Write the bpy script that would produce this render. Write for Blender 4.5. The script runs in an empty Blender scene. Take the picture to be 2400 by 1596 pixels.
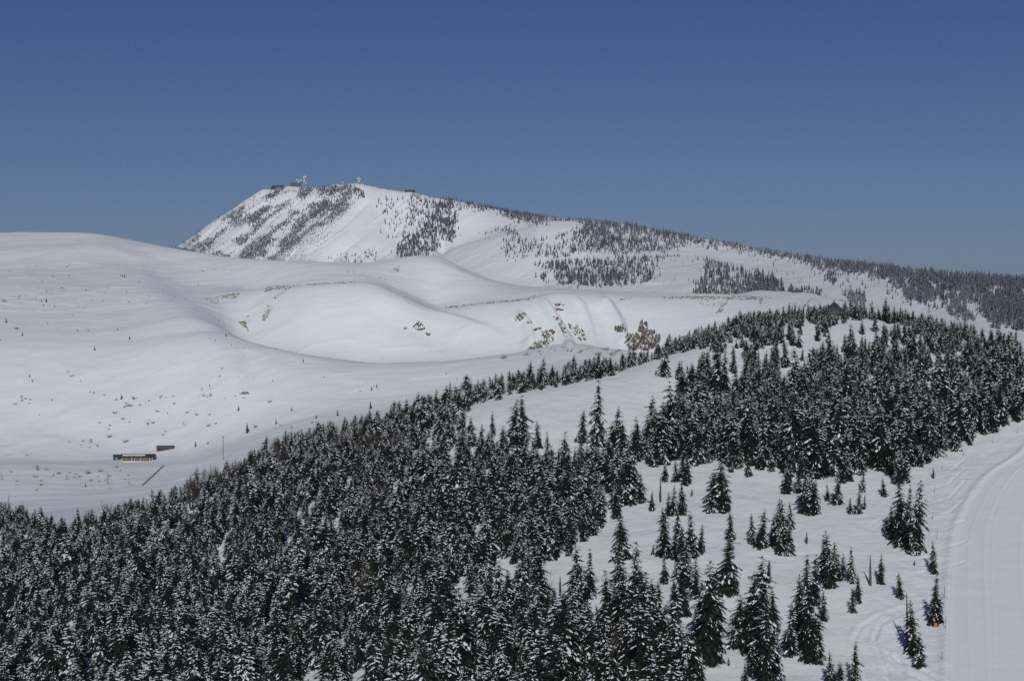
import bpy, math, random
import numpy as np
from mathutils import Vector, Matrix
R = math.radians
scene = bpy.context.scene
COL = scene.collection
rng = np.random.RandomState(7)
random.seed(7)

# ------------------------------------------------------------------ camera
F = 1200.0 / math.tan(R(16.0))          # focal length in photo pixels (2400 px wide, 32 degrees)
cam_d = bpy.data.cameras.new('camera')
cam_d.sensor_width = 36.0
cam_d.lens = 18.0 / math.tan(R(16.0))
cam_d.clip_start = 1.0
cam_d.clip_end = 30000.0
cam = bpy.data.objects.new('camera', cam_d)
COL.objects.link(cam)
cam.location = (0, 0, 0)
cam.rotation_euler = (R(90), 0, 0)
scene.camera = cam

# ------------------------------------------------------------------ light
SUN_EL, SUN_AZ = 26.0, -3.0             # degrees; azimuth is to the right of straight behind the camera
to_sun = Vector((math.sin(R(SUN_AZ)) * math.cos(R(SUN_EL)), -math.cos(R(SUN_AZ)) * math.cos(R(SUN_EL)), math.sin(R(SUN_EL))))
sun_d = bpy.data.lights.new('sun', 'SUN')
sun_d.energy = 3.2
sun_d.angle = R(0.53)
sun_d.color = (1.0, 0.975, 0.93)
sun = bpy.data.objects.new('sun', sun_d)
COL.objects.link(sun)
sun.rotation_euler = to_sun.to_track_quat('Z', 'Y').to_euler()

world = bpy.data.worlds.new('World')
scene.world = world
world.use_nodes = True
wn, wl = world.node_tree.nodes, world.node_tree.links
for n in list(wn):
    wn.remove(n)
w_out = wn.new('ShaderNodeOutputWorld')
w_bg = wn.new('ShaderNodeBackground')
w_sky = wn.new('ShaderNodeTexSky')
w_sky.sky_type = 'NISHITA'
w_sky.sun_disc = False
w_sky.sun_elevation = R(SUN_EL)
w_sky.sun_rotation = R(180 - SUN_AZ)
w_sky.altitude = 2200.0
w_sky.air_density = 1.0
w_sky.dust_density = 0.0
w_sky.ozone_density = 3.0
w_bg.inputs['Strength'].default_value = 0.06
# clear winter air: the sky deepens quickly above the horizon
w_geo = wn.new('ShaderNodeTexCoord')
w_sep = wn.new('ShaderNodeSeparateXYZ')
w_ramp = wn.new('ShaderNodeValToRGB')
w_mul = wn.new('ShaderNodeMix')
w_mul.data_type = 'RGBA'
w_mul.blend_type = 'MULTIPLY'
w_mul.inputs['Factor'].default_value = 1.0
wl.new(w_geo.outputs['Generated'], w_sep.inputs[0])
wl.new(w_sep.outputs['Z'], w_ramp.inputs[0])
SKY_RAMP = [(0.0, (0.635, 0.635, 0.75)), (0.20, (0.305, 0.405, 0.67)), (0.5, (0.31, 0.39, 0.585)), (1.0, (0.33, 0.39, 0.54))]
w_ramp.color_ramp.elements[0].position = SKY_RAMP[0][0]
w_ramp.color_ramp.elements[0].color = SKY_RAMP[0][1] + (1,)
w_ramp.color_ramp.elements[1].position = SKY_RAMP[-1][0]
w_ramp.color_ramp.elements[1].color = SKY_RAMP[-1][1] + (1,)
for p, c in SKY_RAMP[1:-1]:
    e = w_ramp.color_ramp.elements.new(p)
    e.color = c + (1,)
wl.new(w_sky.outputs[0], w_mul.inputs['A'])
wl.new(w_ramp.outputs[0], w_mul.inputs['B'])
wl.new(w_mul.outputs['Result'], w_bg.inputs['Color'])
wl.new(w_bg.outputs[0], w_out.inputs['Surface'])

scene.view_settings.view_transform = 'Standard'
scene.view_settings.look = 'None'
scene.view_settings.gamma = 1.0
scene.view_settings.exposure = -0.24
scene.render.engine = 'CYCLES'
scene.cycles.max_bounces = 6
scene.cycles.diffuse_bounces = 3
scene.cycles.glossy_bounces = 1
scene.cycles.transmission_bounces = 0
scene.cycles.volume_bounces = 0
scene.cycles.use_denoising = False
scene.cycles.sample_clamp_indirect = 4.0

# ------------------------------------------------------------------ materials
def new_mat(name):
    m = bpy.data.materials.new(name)
    m.use_nodes = True
    nt = m.node_tree
    b = nt.nodes['Principled BSDF']
    return m, nt, b

def nd(nt, kind, **kw):
    n = nt.nodes.new(kind)
    for k, v in kw.items():
        n.inputs[k].default_value = v
    return n

def plain(name, col, rough=0.8, var=0.15, scale=1.0, spec=0.2):
    """a colour broken up by a little noise"""
    m, nt, b = new_mat(name)
    tc = nt.nodes.new('ShaderNodeTexCoord')
    no = nd(nt, 'ShaderNodeTexNoise', Scale=scale, Detail=4.0)
    nt.links.new(tc.outputs['Object'], no.inputs['Vector'])
    r = nt.nodes.new('ShaderNodeValToRGB')
    r.color_ramp.elements[0].position = 0.3
    r.color_ramp.elements[1].position = 0.7
    r.color_ramp.elements[0].color = tuple(c * (1 - var) for c in col) + (1,)
    r.color_ramp.elements[1].color = tuple(min(1, c * (1 + var)) for c in col) + (1,)
    nt.links.new(no.outputs['Fac'], r.inputs[0])
    nt.links.new(r.outputs[0], b.inputs['Base Color'])
    b.inputs['Roughness'].default_value = rough
    b.inputs['Specular IOR Level'].default_value = spec
    return m

def snow_mat(name, col, layers):
    """layers: (scale xyz, detail, bump height in metres)"""
    m, nt, b = new_mat(name)
    tc = nt.nodes.new('ShaderNodeTexCoord')
    b.inputs['Base Color'].default_value = col + (1,)
    b.inputs['Roughness'].default_value = 0.65
    b.inputs['Specular IOR Level'].default_value = 0.0
    prev = None
    for (sc, det, h, rot) in layers:
        mp = nt.nodes.new('ShaderNodeMapping')
        mp.inputs['Scale'].default_value = sc
        mp.inputs['Rotation'].default_value = (0, 0, R(rot))
        nt.links.new(tc.outputs['Object'], mp.inputs['Vector'])
        no = nd(nt, 'ShaderNodeTexNoise', Scale=1.0, Detail=det, Roughness=0.6)
        nt.links.new(mp.outputs[0], no.inputs['Vector'])
        bp = nd(nt, 'ShaderNodeBump', Strength=1.0, Distance=h)
        nt.links.new(no.outputs['Fac'], bp.inputs['Height'])
        if prev:
            nt.links.new(prev.outputs[0], bp.inputs['Normal'])
        prev = bp
    nt.links.new(prev.outputs[0], b.inputs['Normal'])
    return m

SNOW = (0.825, 0.85, 0.885)
M_slope = snow_mat('wind packed snow', SNOW, [((0.2, 0.2, 0.2), 3, 0.35, 0), ((0.9, 0.6, 0.8), 3, 0.05, 20)])
M_field = snow_mat('wind swept snow', SNOW, [((0.012, 0.03, 0.03), 4, 0.8, 25), ((0.08, 0.30, 0.2), 4, 0.16, 12), ((0.30, 0.75, 0.5), 3, 0.09, 20)])
M_mount = snow_mat('mountain snow', SNOW, [((0.02, 0.02, 0.02), 5, 2.2, 0), ((0.15, 0.08, 0.1), 3, 0.35, -35)])
M_run = snow_mat('groomed snow', (0.825, 0.85, 0.885), [((0.9, 0.08, 0.5), 3, 0.025, -8), ((0.2, 0.2, 0.2), 2, 0.10, 0)])
M_clump = plain('tree snow', (0.72, 0.75, 0.80), 0.6, 0.10, 4.0)
M_needle = plain('fir needles', (0.019, 0.026, 0.018), 0.75, 0.65, 3.0, 0.1)
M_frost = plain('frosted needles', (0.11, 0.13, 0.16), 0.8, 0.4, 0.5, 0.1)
M_bark = plain('fir bark', (0.075, 0.062, 0.052), 0.9, 0.3, 3.0)
M_dead = plain('weathered dead wood', (0.085, 0.072, 0.064), 0.9, 0.3, 2.0)
M_birch = plain('reddish birch twigs', (0.075, 0.054, 0.047), 0.9, 0.3, 2.0)
M_larch = plain('bare larch twigs', (0.10, 0.085, 0.08), 0.9, 0.3, 2.0)
M_grass = plain('dry tan grass', (0.25, 0.195, 0.13), 0.95, 0.3, 0.05)
M_roof = plain('dark slate roof', (0.052, 0.062, 0.085), 0.5, 0.15, 1.0, 0.4)
M_brown = plain('brown painted boards', (0.10, 0.055, 0.040), 0.7, 0.2, 1.0)
M_cream = plain('ochre boards', (0.36, 0.24, 0.11), 0.7, 0.15, 0.7)
M_white = plain('white painted wood', (0.50, 0.48, 0.44), 0.6, 0.05, 1.0)
M_dark = plain('dark weathered wall', (0.05, 0.052, 0.065), 0.7, 0.2, 0.6)
M_glass, _nt, _b = new_mat('dark window glass')
_b.inputs['Base Color'].default_value = (0.05, 0.06, 0.08, 1)
_b.inputs['Roughness'].default_value = 0.08
M_steel = plain('rimed steel', (0.42, 0.44, 0.48), 0.5, 0.2, 0.6, 0.4)
M_rime = plain('rime covered dish', (0.75, 0.77, 0.80), 0.6, 0.06, 0.8)
M_stone = plain('grey retaining wall stone', (0.27, 0.27, 0.28), 0.9, 0.3, 0.6)
M_orange = plain('orange pad', (0.55, 0.24, 0.07), 0.6, 0.08, 3.0)

def rock_mat():
    m, nt, b = new_mat('ochre rock with lodged snow')
    tc = nt.nodes.new('ShaderNodeTexCoord')
    n1 = nd(nt, 'ShaderNodeTexNoise', Scale=0.22, Detail=6.0, Roughness=0.65)
    nt.links.new(tc.outputs['Object'], n1.inputs['Vector'])
    r = nt.nodes.new('ShaderNodeValToRGB')
    r.color_ramp.elements[0].position = 0.32
    r.color_ramp.elements[0].color = (0.065, 0.056, 0.05, 1)
    r.color_ramp.elements[1].position = 0.68
    r.color_ramp.elements[1].color = (0.29, 0.225, 0.15, 1)
    e = r.color_ramp.elements.new(0.5)
    e.color = (0.15, 0.122, 0.095, 1)
    nt.links.new(n1.outputs['Fac'], r.inputs[0])
    geo = nt.nodes.new('ShaderNodeNewGeometry')
    sep = nt.nodes.new('ShaderNodeSeparateXYZ')
    nt.links.new(geo.outputs['Normal'], sep.inputs[0])
    n2 = nd(nt, 'ShaderNodeTexNoise', Scale=0.6, Detail=4.0)
    nt.links.new(tc.outputs['Object'], n2.inputs['Vector'])
    ad = nt.nodes.new('ShaderNodeMath')
    ad.operation = 'MULTIPLY_ADD'
    ad.inputs[1].default_value = 0.7
    nt.links.new(n2.outputs['Fac'], ad.inputs[0])
    nt.links.new(sep.outputs['Z'], ad.inputs[2])
    r2 = nt.nodes.new('ShaderNodeValToRGB')
    r2.color_ramp.elements[0].position = 0.84
    r2.color_ramp.elements[1].position = 0.90
    nt.links.new(ad.outputs[0], r2.inputs[0])
    mx = nt.nodes.new('ShaderNodeMix')
    mx.data_type = 'RGBA'
    nt.links.new(r2.outputs[0], mx.inputs['Factor'])
    nt.links.new(r.outputs[0], mx.inputs['A'])
    mx.inputs['B'].default_value = SNOW + (1,)
    nt.links.new(mx.outputs['Result'], b.inputs['Base Color'])
    b.inputs['Roughness'].default_value = 0.9
    b.inputs['Specular IOR Level'].default_value = 0.15
    return m
M_rock = rock_mat()

# ------------------------------------------------------------------ helpers
def mesh_np(name, verts, faces, mats, midx=None, smooth=False):
    """faces: (n,4) or (n,3) int array, or a list of such arrays"""
    me = bpy.data.meshes.new(name)
    if not isinstance(faces, list):
        faces = [faces]
    faces = [f for f in faces if len(f)]
    verts = np.asarray(verts, dtype=np.float32)
    loops = np.concatenate([f.reshape(-1) for f in faces]).astype(np.int32)
    tot = np.concatenate([np.full(len(f), f.shape[1]) for f in faces]).astype(np.int32)
    start = np.concatenate([[0], np.cumsum(tot)[:-1]]).astype(np.int32)
    me.vertices.add(len(verts))
    me.vertices.foreach_set('co', verts.reshape(-1))
    me.loops.add(len(loops))
    me.loops.foreach_set('vertex_index', loops)
    me.polygons.add(len(tot))
    me.polygons.foreach_set('loop_start', start)
    me.polygons.foreach_set('loop_total', tot)
    if midx is not None:
        me.polygons.foreach_set('material_index', np.asarray(midx, dtype=np.int32))
    if smooth:
        me.polygons.foreach_set('use_smooth', np.ones(len(tot), dtype=bool))
    for m in (mats if isinstance(mats, (list, tuple)) else [mats]):
        me.materials.append(m)
    me.update(calc_edges=True)
    return me

def link(name, data, parent=None):
    o = bpy.data.objects.new(name, data)
    COL.objects.link(o)
    if parent is not None:
        o.parent = parent
    return o

def tag(o, label=None, cat=None, group=None, kind=None):
    if label: o['label'] = label
    if cat: o['category'] = cat
    if group: o['group'] = group
    if kind: o['kind'] = kind
    return o

def empty(name, loc, rz=0.0):
    o = bpy.data.objects.new(name, None)
    COL.objects.link(o)
    o.empty_display_size = 0.5
    o.location = loc
    o.rotation_euler = (0, 0, rz)
    return o

class MB:
    """collects boxes, prisms and tubes into one mesh"""
    def __init__(s):
        s.v, s.q, s.t = [], [], []
    def add(s, vs, quads=(), tris=()):
        b = len(s.v)
        s.v.extend(tuple(v) for v in vs)
        s.q.extend([tuple(i + b for i in f) for f in quads])
        s.t.extend([tuple(i + b for i in f) for f in tris])
    def box(s, x0, x1, y0, y1, z0, z1):
        s.add([(x0, y0, z0), (x1, y0, z0), (x1, y1, z0), (x0, y1, z0), (x0, y0, z1), (x1, y0, z1), (x1, y1, z1), (x0, y1, z1)],
              [(0, 3, 2, 1), (4, 5, 6, 7), (0, 1, 5, 4), (1, 2, 6, 5), (2, 3, 7, 6), (3, 0, 4, 7)])
    def tube(s, p, q, r0, r1=None, n=5):
        r1 = r0 if r1 is None else r1
        p, q = Vector(p), Vector(q)
        d = (q - p)
        if d.length < 1e-6: return
        d.normalize()
        a = d.orthogonal().normalized()
        b = d.cross(a)
        vs = []
        for c, r in ((p, r0), (q, r1)):
            for i in range(n):
                t = 2 * math.pi * i / n
                vs.append(c + a * (r * math.cos(t)) + b * (r * math.sin(t)))
        base = [(i, (i + 1) % n, n + (i + 1) % n, n + i) for i in range(n)]
        s.add(vs, base)
        s.t.extend([(len(s.v) - n, len(s.v) - n + i, len(s.v) - n + i + 1) for i in range(1, n - 1)])
    def mesh(s, name, mat, smooth=False):
        return mesh_np(name, np.array(s.v), [np.array(s.q, dtype=np.int32).reshape(-1, 4), np.array(s.t, dtype=np.int32).reshape(-1, 3)], mat, smooth=smooth)
    def build(s, name, mat, parent=None, smooth=False):
        return link(name, s.mesh(name, mat, smooth), parent)

# ---- lattice noise
_perm = np.random.RandomState(3).rand(4096)
def vnoise(x, y, seed=0):
    xi, yi = np.floor(x).astype(np.int64), np.floor(y).astype(np.int64)
    fx, fy = x - xi, y - yi
    fx = fx * fx * fx * (fx * (fx * 6 - 15) + 10)
    fy = fy * fy * fy * (fy * (fy * 6 - 15) + 10)
    def h(a, b):
        return _perm[((a * 73856093) ^ (b * 19349663) ^ (seed * 83492791)) & 4095]
    return ((h(xi, yi) * (1 - fx) + h(xi + 1, yi) * fx) * (1 - fy) + (h(xi, yi + 1) * (1 - fx) + h(xi + 1, yi + 1) * fx) * fy) * 2 - 1
def fbm(x, y, octv=4, seed=0, gain=0.5):
    a, s, t = 1.0, 0.0, 0.0
    for i in range(octv):
        s = s + a * vnoise(x * 2 ** i + 17.3 * i, y * 2 ** i - 9.1 * i, seed + i)
        t += a
        a *= gain
    return s / t

# ------------------------------------------------------------------ terrain
# The land is described by lines running across the view (ridges, hollows, slope breaks):
# for each bearing a line has a distance and an angle, and the ground joins the lines in order.
def C(*pts):
    xs, ys = zip(*pts)
    xs, ys = np.array(xs, float), np.array(ys, float)
    def f(px):
        # smooth (Catmull-Rom like, monotone) interpolation
        h = np.diff(xs); dl = np.diff(ys) / h
        m = np.zeros(len(xs))
        m[0], m[-1] = dl[0], dl[-1]
        for i in range(1, len(xs) - 1):
            if dl[i - 1] * dl[i] > 0:
                w1, w2 = 2 * h[i] + h[i - 1], h[i] + 2 * h[i - 1]
                m[i] = (w1 + w2) / (w1 / dl[i - 1] + w2 / dl[i])
        p = np.clip(px, xs[0], xs[-1])
        k = np.clip(np.searchsorted(xs, p, side='right') - 1, 0, len(xs) - 2)
        t = (p - xs[k]) / h[k]
        t2, t3 = t * t, t * t * t
        r = ys[k] * (2 * t3 - 3 * t2 + 1) + h[k] * m[k] * (t3 - 2 * t2 + t) + ys[k + 1] * (-2 * t3 + 3 * t2) + h[k] * m[k + 1] * (t3 - t2)
        return r + (px - p) * np.where(px < p, dl[0], np.where(px > p, dl[-1], 0)) * 0.5
    return f

A_, S_ = 62.6, 0.180
def TT(u):
    w = np.clip((u + 0.10) / 0.20, 0, 1)
    w = w * w * (3 - 2 * w)
    return 0.30 * u * (1 - w) + 0.05 * u * w
crest_py = C((-350, 1290), (0, 1206), (40, 1218), (90, 1240), (150, 1254), (270, 1226), (400, 1186), (520, 1130), (720, 1056), (900, 1002), (1050, 960), (1200, 915),
             (1340, 892), (1480, 860), (1650, 796), (1800, 750), (1950, 740), (2100, 755), (2280, 800), (2400, 828), (2750, 880))
N_COL = 1120
PX = np.linspace(-350, 2750, N_COL)
U = (PX - 1200) / F
def e_of(py): return (798.0 - py) / F
knots_d, knots_e, cuts = [], [], {}
d_c = A_ / (-e_of(crest_py(PX)) + S_ + TT(U))
for f in np.linspace(0, 1, 9):
    d = np.exp(np.log(40.0) * (1 - f) + np.log(d_c) * f)
    knots_d.append(d)
    knots_e.append(-(A_ / d - S_ - TT(U)))
cuts['crest'] = len(knots_d) - 1
def sm(t): return t * t * (3 - 2 * t)
def line(name, py, d):
    knots_d.append(d + 0 * PX)
    knots_e.append(e_of(py + 0 * PX))
    cuts[name] = len(knots_d) - 1
d_k1 = d_c * 1.16
V0_py = C((-350, 1225), (0, 1207), (250, 1185), (520, 1120), (720, 1055), (900, 1000), (1200, 932), (1500, 860), (1850, 764), (2050, 762), (2400, 848), (2750, 900))(PX)
line('dip', np.maximum(crest_py(PX) + 26, V0_py + 16), d_k1)
line('V0', V0_py, C((-350, 860), (0, 850), (900, 880), (1500, 930), (1850, 950), (2100, 860), (2400, 650), (2750, 560))(PX))
line('V1a', C((-350, 1100), (0, 1094), (300, 1096), (420, 1089), (520, 1062), (720, 1000), (900, 968), (1200, 905), (1340, 866), (1500, 855), (1850, 757), (2400, 832), (2750, 884))(PX),
     C((-350, 1060), (0, 1050), (900, 1050), (1500, 1060), (1850, 1040), (2100, 930), (2400, 700), (2750, 600))(PX))
line('V1', C((-350, 1085), (0, 1080), (300, 1080), (420, 1074), (520, 1045), (720, 985), (900, 955), (1200, 894), (1340, 855), (1500, 852), (1850, 752), (2400, 818), (2750, 870))(PX),
     C((-350, 1130), (0, 1120), (900, 1100), (1500, 1100), (1850, 1070), (2100, 980), (2400, 750), (2750, 640))(PX))
N_py = C((-350, 800), (0, 800), (300, 800), (400, 788), (500, 780), (600, 806), (750, 838), (900, 852), (1000, 850), (1200, 830), (1340, 806), (1450, 822),
         (1550, 835), (1700, 795), (2000, 742), (2400, 802), (2750, 850))(PX)
N_d = C((-350, 1340), (0, 1330), (500, 1290), (750, 1230), (1000, 1210), (1340, 1200), (1450, 1190), (1700, 1180), (2000, 1090), (2400, 800), (2750, 690))(PX)
line('N', N_py, N_d)
bl = sm(np.clip((PX - 430) / 160, 0, 1) * np.clip((1600 - PX) / 120, 0, 1))
line('B', (N_py + 9) * bl + (N_py - 55 * np.clip((1500 - PX) / 500, 0.12, 1)) * (1 - bl), N_d * 1.07)
R_py = C((-350, 655), (0, 662), (300, 672), (470, 688), (560, 682), (680, 672), (830, 662), (880, 668), (940, 690), (1020, 723), (1150, 712), (1260, 697), (1310, 687), (1420, 689),
         (1550, 696), (1700, 694), (1810, 697), (1900, 706), (2000, 722), (2200, 757), (2400, 788), (2750, 835))(PX)
R_d = C((-350, 1640), (0, 1600), (450, 1560), (750, 1430), (1000, 1420), (1300, 1380), (1500, 1400), (1700, 1400), (2000, 1180), (2400, 880), (2750, 750))(PX)
line('R', R_py, R_d)
bl = sm(np.clip((PX - 480) / 150, 0, 1) * np.clip((1790 - PX) / 120, 0, 1))
line('R2', (R_py + 7) * bl + (R_py - 14) * (1 - bl), R_d * 1.05)
H_py = C((-350, 543), (0, 545), (200, 547), (300, 562), (410, 583), (500, 597), (600, 608), (700, 613), (850, 617), (930, 606), (985, 600), (1030, 606), (1100, 635), (1180, 662),
         (1260, 672), (1400, 680), (1560, 687), (1700, 690), (1900, 700), (2000, 714), (2200, 746), (2400, 774), (2750, 820))(PX)
H_d = R_d * C((-350, 1.32), (0, 1.30), (300, 1.24), (500, 1.16), (900, 1.14), (1300, 1.16), (1700, 1.07), (2400, 1.07))(PX)
line('H', H_py, H_d)
bl = sm(np.clip((1740 - PX) / 100, 0, 1))
line('H2', (H_py + 22) * bl + (H_py - 5) * (1 - bl), H_d * 1.06)
M_py = C((-350, 900), (0, 800), (350, 620), (405, 585), (450, 555), (500, 520), (540, 497), (580, 468), (630, 444), (680, 440), (740, 443), (765, 442), (790, 435), (830, 433),
         (850, 434), (900, 446), (960, 451), (1020, 464), (1100, 478), (1200, 498), (1280, 510), (1340, 514), (1400, 518), (1500, 534), (1600, 552), (1700, 569), (1800, 588),
         (1900, 604), (2000, 618), (2100, 631), (2200, 641), (2300, 650), (2400, 656), (2750, 690))(PX)
M_d = C((-350, 2800), (0, 2650), (300, 2450), (450, 2360), (830, 2350), (1200, 2300), (1700, 2050), (2000, 1750), (2400, 1350), (2750, 1200))(PX)
MB_py = C((-350, 930), (0, 830), (300, 680), (405, 620), (600, 616), (850, 624), (985, 620), (1060, 640), (1150, 668), (1260, 678), (1400, 668), (1600, 664), (1700, 663), (1900, 672), (2000, 682),
          (2200, 708), (2400, 738), (2750, 780))(PX)
MB_d = np.maximum(C((-350, 2500), (0, 2400), (300, 2250), (405, 2170), (900, 2165), (1000, 2080), (1100, 1950), (1400, 1820), (1700, 1690), (2000, 1400), (2400, 1080), (2750, 940))(PX), H_d * 1.075)
line('MB', MB_py, MB_d)
P_py = C((-350, 915), (0, 815), (405, 603), (500, 575), (600, 550), (800, 545), (950, 580), (1020, 603), (1060, 581), (1120, 563), (1180, 549), (1230, 536), (1270, 519), (1340, 518), (1400, 545),
         (1500, 585), (1700, 618), (1900, 642), (2000, 655), (2200, 680), (2400, 702), (2750, 740))(PX)
wP = 0.39 + 0.16 * np.clip((PX - 920) / 160, 0, 1)
P_d = MB_d * (1 - wP) + M_d * wP
line('P', P_py, P_d)
bl = sm(np.clip((PX - 990) / 60, 0, 1) * np.clip((1330 - PX) / 70, 0, 1))
line('P2', (P_py + 5) * bl + (P_py - np.log(1.02) / np.log(M_d / P_d) * (P_py - M_py)) * (1 - bl), P_d * 1.02)
line('M', M_py, M_d)
line('E1', M_py + 30, M_d * 1.06)
line('E2', M_py + 95, M_d * 1.35)
line('E3', 822 + 0 * PX, 9000 + 0 * PX)

KD, KE = np.log(np.array(knots_d)), np.array(knots_e)
def build_rows():
    """monotone cubic through the lines, column by column"""
    h = np.diff(KD, axis=0); dl = np.diff(KE, axis=0) / h
    m = np.zeros_like(KE)
    m[0], m[-1] = dl[0], dl[-1]
    a, b = dl[:-1], dl[1:]
    w1, w2 = 2 * h[1:] + h[:-1], h[1:] + 2 * h[:-1]
    ok = a * b > 0
    m[1:-1] = np.where(ok, (w1 + w2) / (w1 / np.where(ok, a, 1) + w2 / np.where(ok, b, 1)), 0)
    nseg = {i: 70 for i in range(cuts['crest'])}
    names = {v: k for k, v in cuts.items()}
    seg_rows = {'crest': 14, 'dip': 30, 'V0': 55, 'V1a': 30, 'V1': 75, 'N': 20, 'B': 80, 'R': 14, 'R2': 60, 'H': 14, 'H2': 40, 'MB': 70, 'P': 16, 'P2': 70, 'M': 16, 'E1': 12, 'E2': 8}
    D, E, own = [], [], []
    for k in range(len(KD) - 1):
        n = nseg.get(k, seg_rows.get(names.get(k, ''), 30))
        if k < 2: n = 12
        elif k < 5: n = 50
        elif k < cuts['crest']: n = 110
        for j in range(n):
            t = j / n
            t2, t3 = t * t, t * t * t
            D.append(KD[k] + h[k] * t)
            E.append(KE[k] * (2 * t3 - 3 * t2 + 1) + h[k] * m[k] * (t3 - 2 * t2 + t) + KE[k + 1] * (-2 * t3 + 3 * t2) + h[k] * m[k + 1] * (t3 - t2))
            own.append(k)
    D.append(KD[-1]); E.append(KE[-1]); own.append(len(KD) - 1)
    return np.exp(np.array(D)), np.array(E), np.array(own)
TD, TE, OWN = build_rows()
TX, TY = TD * U[None, :], TD
TZ = TE * TD
PY0 = 798 - TE * F

# --- the left edge of the ski run, as bearing for a given angle below the horizon
run_L = C((900, 2620), (960, 2520), (1000, 2450), (1030, 2420), (1060, 2398), (1115, 2318), (1190, 2265), (1250, 2242), (1400, 2228), (1600, 2224), (1800, 2222), (2600, 2200))
def run_offset(px, py, d):
    return (px - run_L(np.clip(py, 900, 2600))) * d / F      # metres to the right of the run's edge

# --- relief: drifts, gullies, tracks
lay = {k: (OWN >= cuts[k]) for k in cuts}
dz = np.zeros_like(TZ)
fg = (OWN < cuts['crest'])
i0 = int(fg.sum())
x, y = TX[:i0], TY[:i0]
pxg = np.broadcast_to(PX[None, :], x.shape)
ro = run_offset(pxg, PY0[:i0], TD[:i0])
near = 0.75 * fbm(x / 26, y / 40, 3, 11) + 0.22 * fbm(x / 6, y / 9, 3, 21) + 0.035 * fbm(x / 1.3, y / 2.2, 2, 31)
calm = np.clip((ro + 7) / 7, 0, 1)
rough = np.clip(1 - np.abs(ro + 4.5) / 5.0, 0, 1)
near += 0.30 * np.maximum(0, fbm(x / 9 + y / 30, y / 16, 2, 43) - .05)
near = near * (1 - 0.92 * calm) + rough * 0.11 * fbm(x / 0.7 + y / 3, y / 2.6, 2, 41)
# berm at the run's edge
near += 0.22 * np.exp(-((ro + 0.4) / 0.55) ** 2)
# old tracks curving across the open snow, kept as world lines (bearing, angle) -> grooves
def groove(pts, width, depth):
    P = []
    for (a, b) in pts:
        u = (a - 1200) / F
        d = A_ / ((b - 798) / F + S_ + float(TT(np.array(u))))
        P.append((u * d, d))
    P = np.array(P)
    best = np.full(x.shape, 1e9)
    for (p, q) in zip(P[:-1], P[1:]):
        v = q - p
        t = np.clip(((x - p[0]) * v[0] + (y - p[1]) * v[1]) / (v @ v), 0, 1)
        best = np.minimum(best, np.hypot(x - p[0] - t * v[0], y - p[1] - t * v[1]))
    return -depth * np.exp(-(best / width) ** 2) + 0.5 * depth * np.exp(-((best - 1.9 * width) / width) ** 2)
for off in (0, 14, 26, 40):
    near += groove([(2130 + off, 1422), (2070 + off, 1445), (2020 + off, 1470), (2003 + off * 1.1, 1500), (2015 + off * 1.2, 1540), (2040 + off * 1.3, 1620)], 0.26, 0.14)
for off in (0, 22):
    near += groove([(2080 + off, 1530), (2120, 1548 + off), (2170, 1572 + off), (2230, 1610 + off)], 0.26, 0.12)
near += groove([(2045, 1228), (2065, 1215), (2090, 1208)], 0.22, 0.08)
near += groove([(2085, 1316), (2150, 1312), (2200, 1300)], 0.22, 0.08)
for k, (yy, sl) in enumerate([(1100, -60), (1130, -75), (1165, -80), (1200, -60), (1240, -40), (1285, -30), (1330, -25)]):
    near += groove([(2165 - 4 * k, yy + 18), (2195 - 3 * k, yy + 8), (2225, yy), (2262, yy + sl * 0.5)], 0.22, 0.08)
fade = np.clip((x * 0 + 1), 0, 1)
dz[:i0] += near
# drifts on the open strip below the crest
mid = ~fg
x, y = TX[i0:], TY[i0:]
e = TE[i0:]
mtn = np.clip((OWN[i0:] - cuts['H2']) / 1.0, 0, 1)[:, None]
field = 2.4 * fbm(x / 120, y / 80, 3, 51) + 0.35 * fbm(x / 22 + y / 60, y / 14, 3, 61)
hum = np.clip(1 - np.abs(pxg[:1] - 120) / 260, 0, 1) * np.exp(-((PY0[i0:] - 690) / 60) ** 2)
field += hum * 1.1 * np.maximum(0, fbm(x / 6, y / 12, 2, 66) - .15) + 0.22 * fbm(x / 16 + y / 40, y / 5, 2, 68) * np.clip((700 - pxg[:1]) / 300, 0.2, 1)
wgt = 0.62 * pxg[:1] + 0.78 * PY0[i0:]          # across the chutes of the steep face
face = np.clip((1010 - pxg[:1]) / 120, 0, 1)
gul = (17.0 * (0.35 - np.abs(fbm(wgt / 24, (0.78 * pxg[:1] - 0.62 * PY0[i0:]) / 240, 3, 71))) + 2.0 * fbm(wgt / 6, (0.78 * pxg[:1] - 0.62 * PY0[i0:]) / 90, 2, 73)) * face
mount = gul + 2.6 * fbm(x / 70, y / 60, 4, 81) + 0.5 * fbm(x / 14, y / 12, 2, 91)
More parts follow.
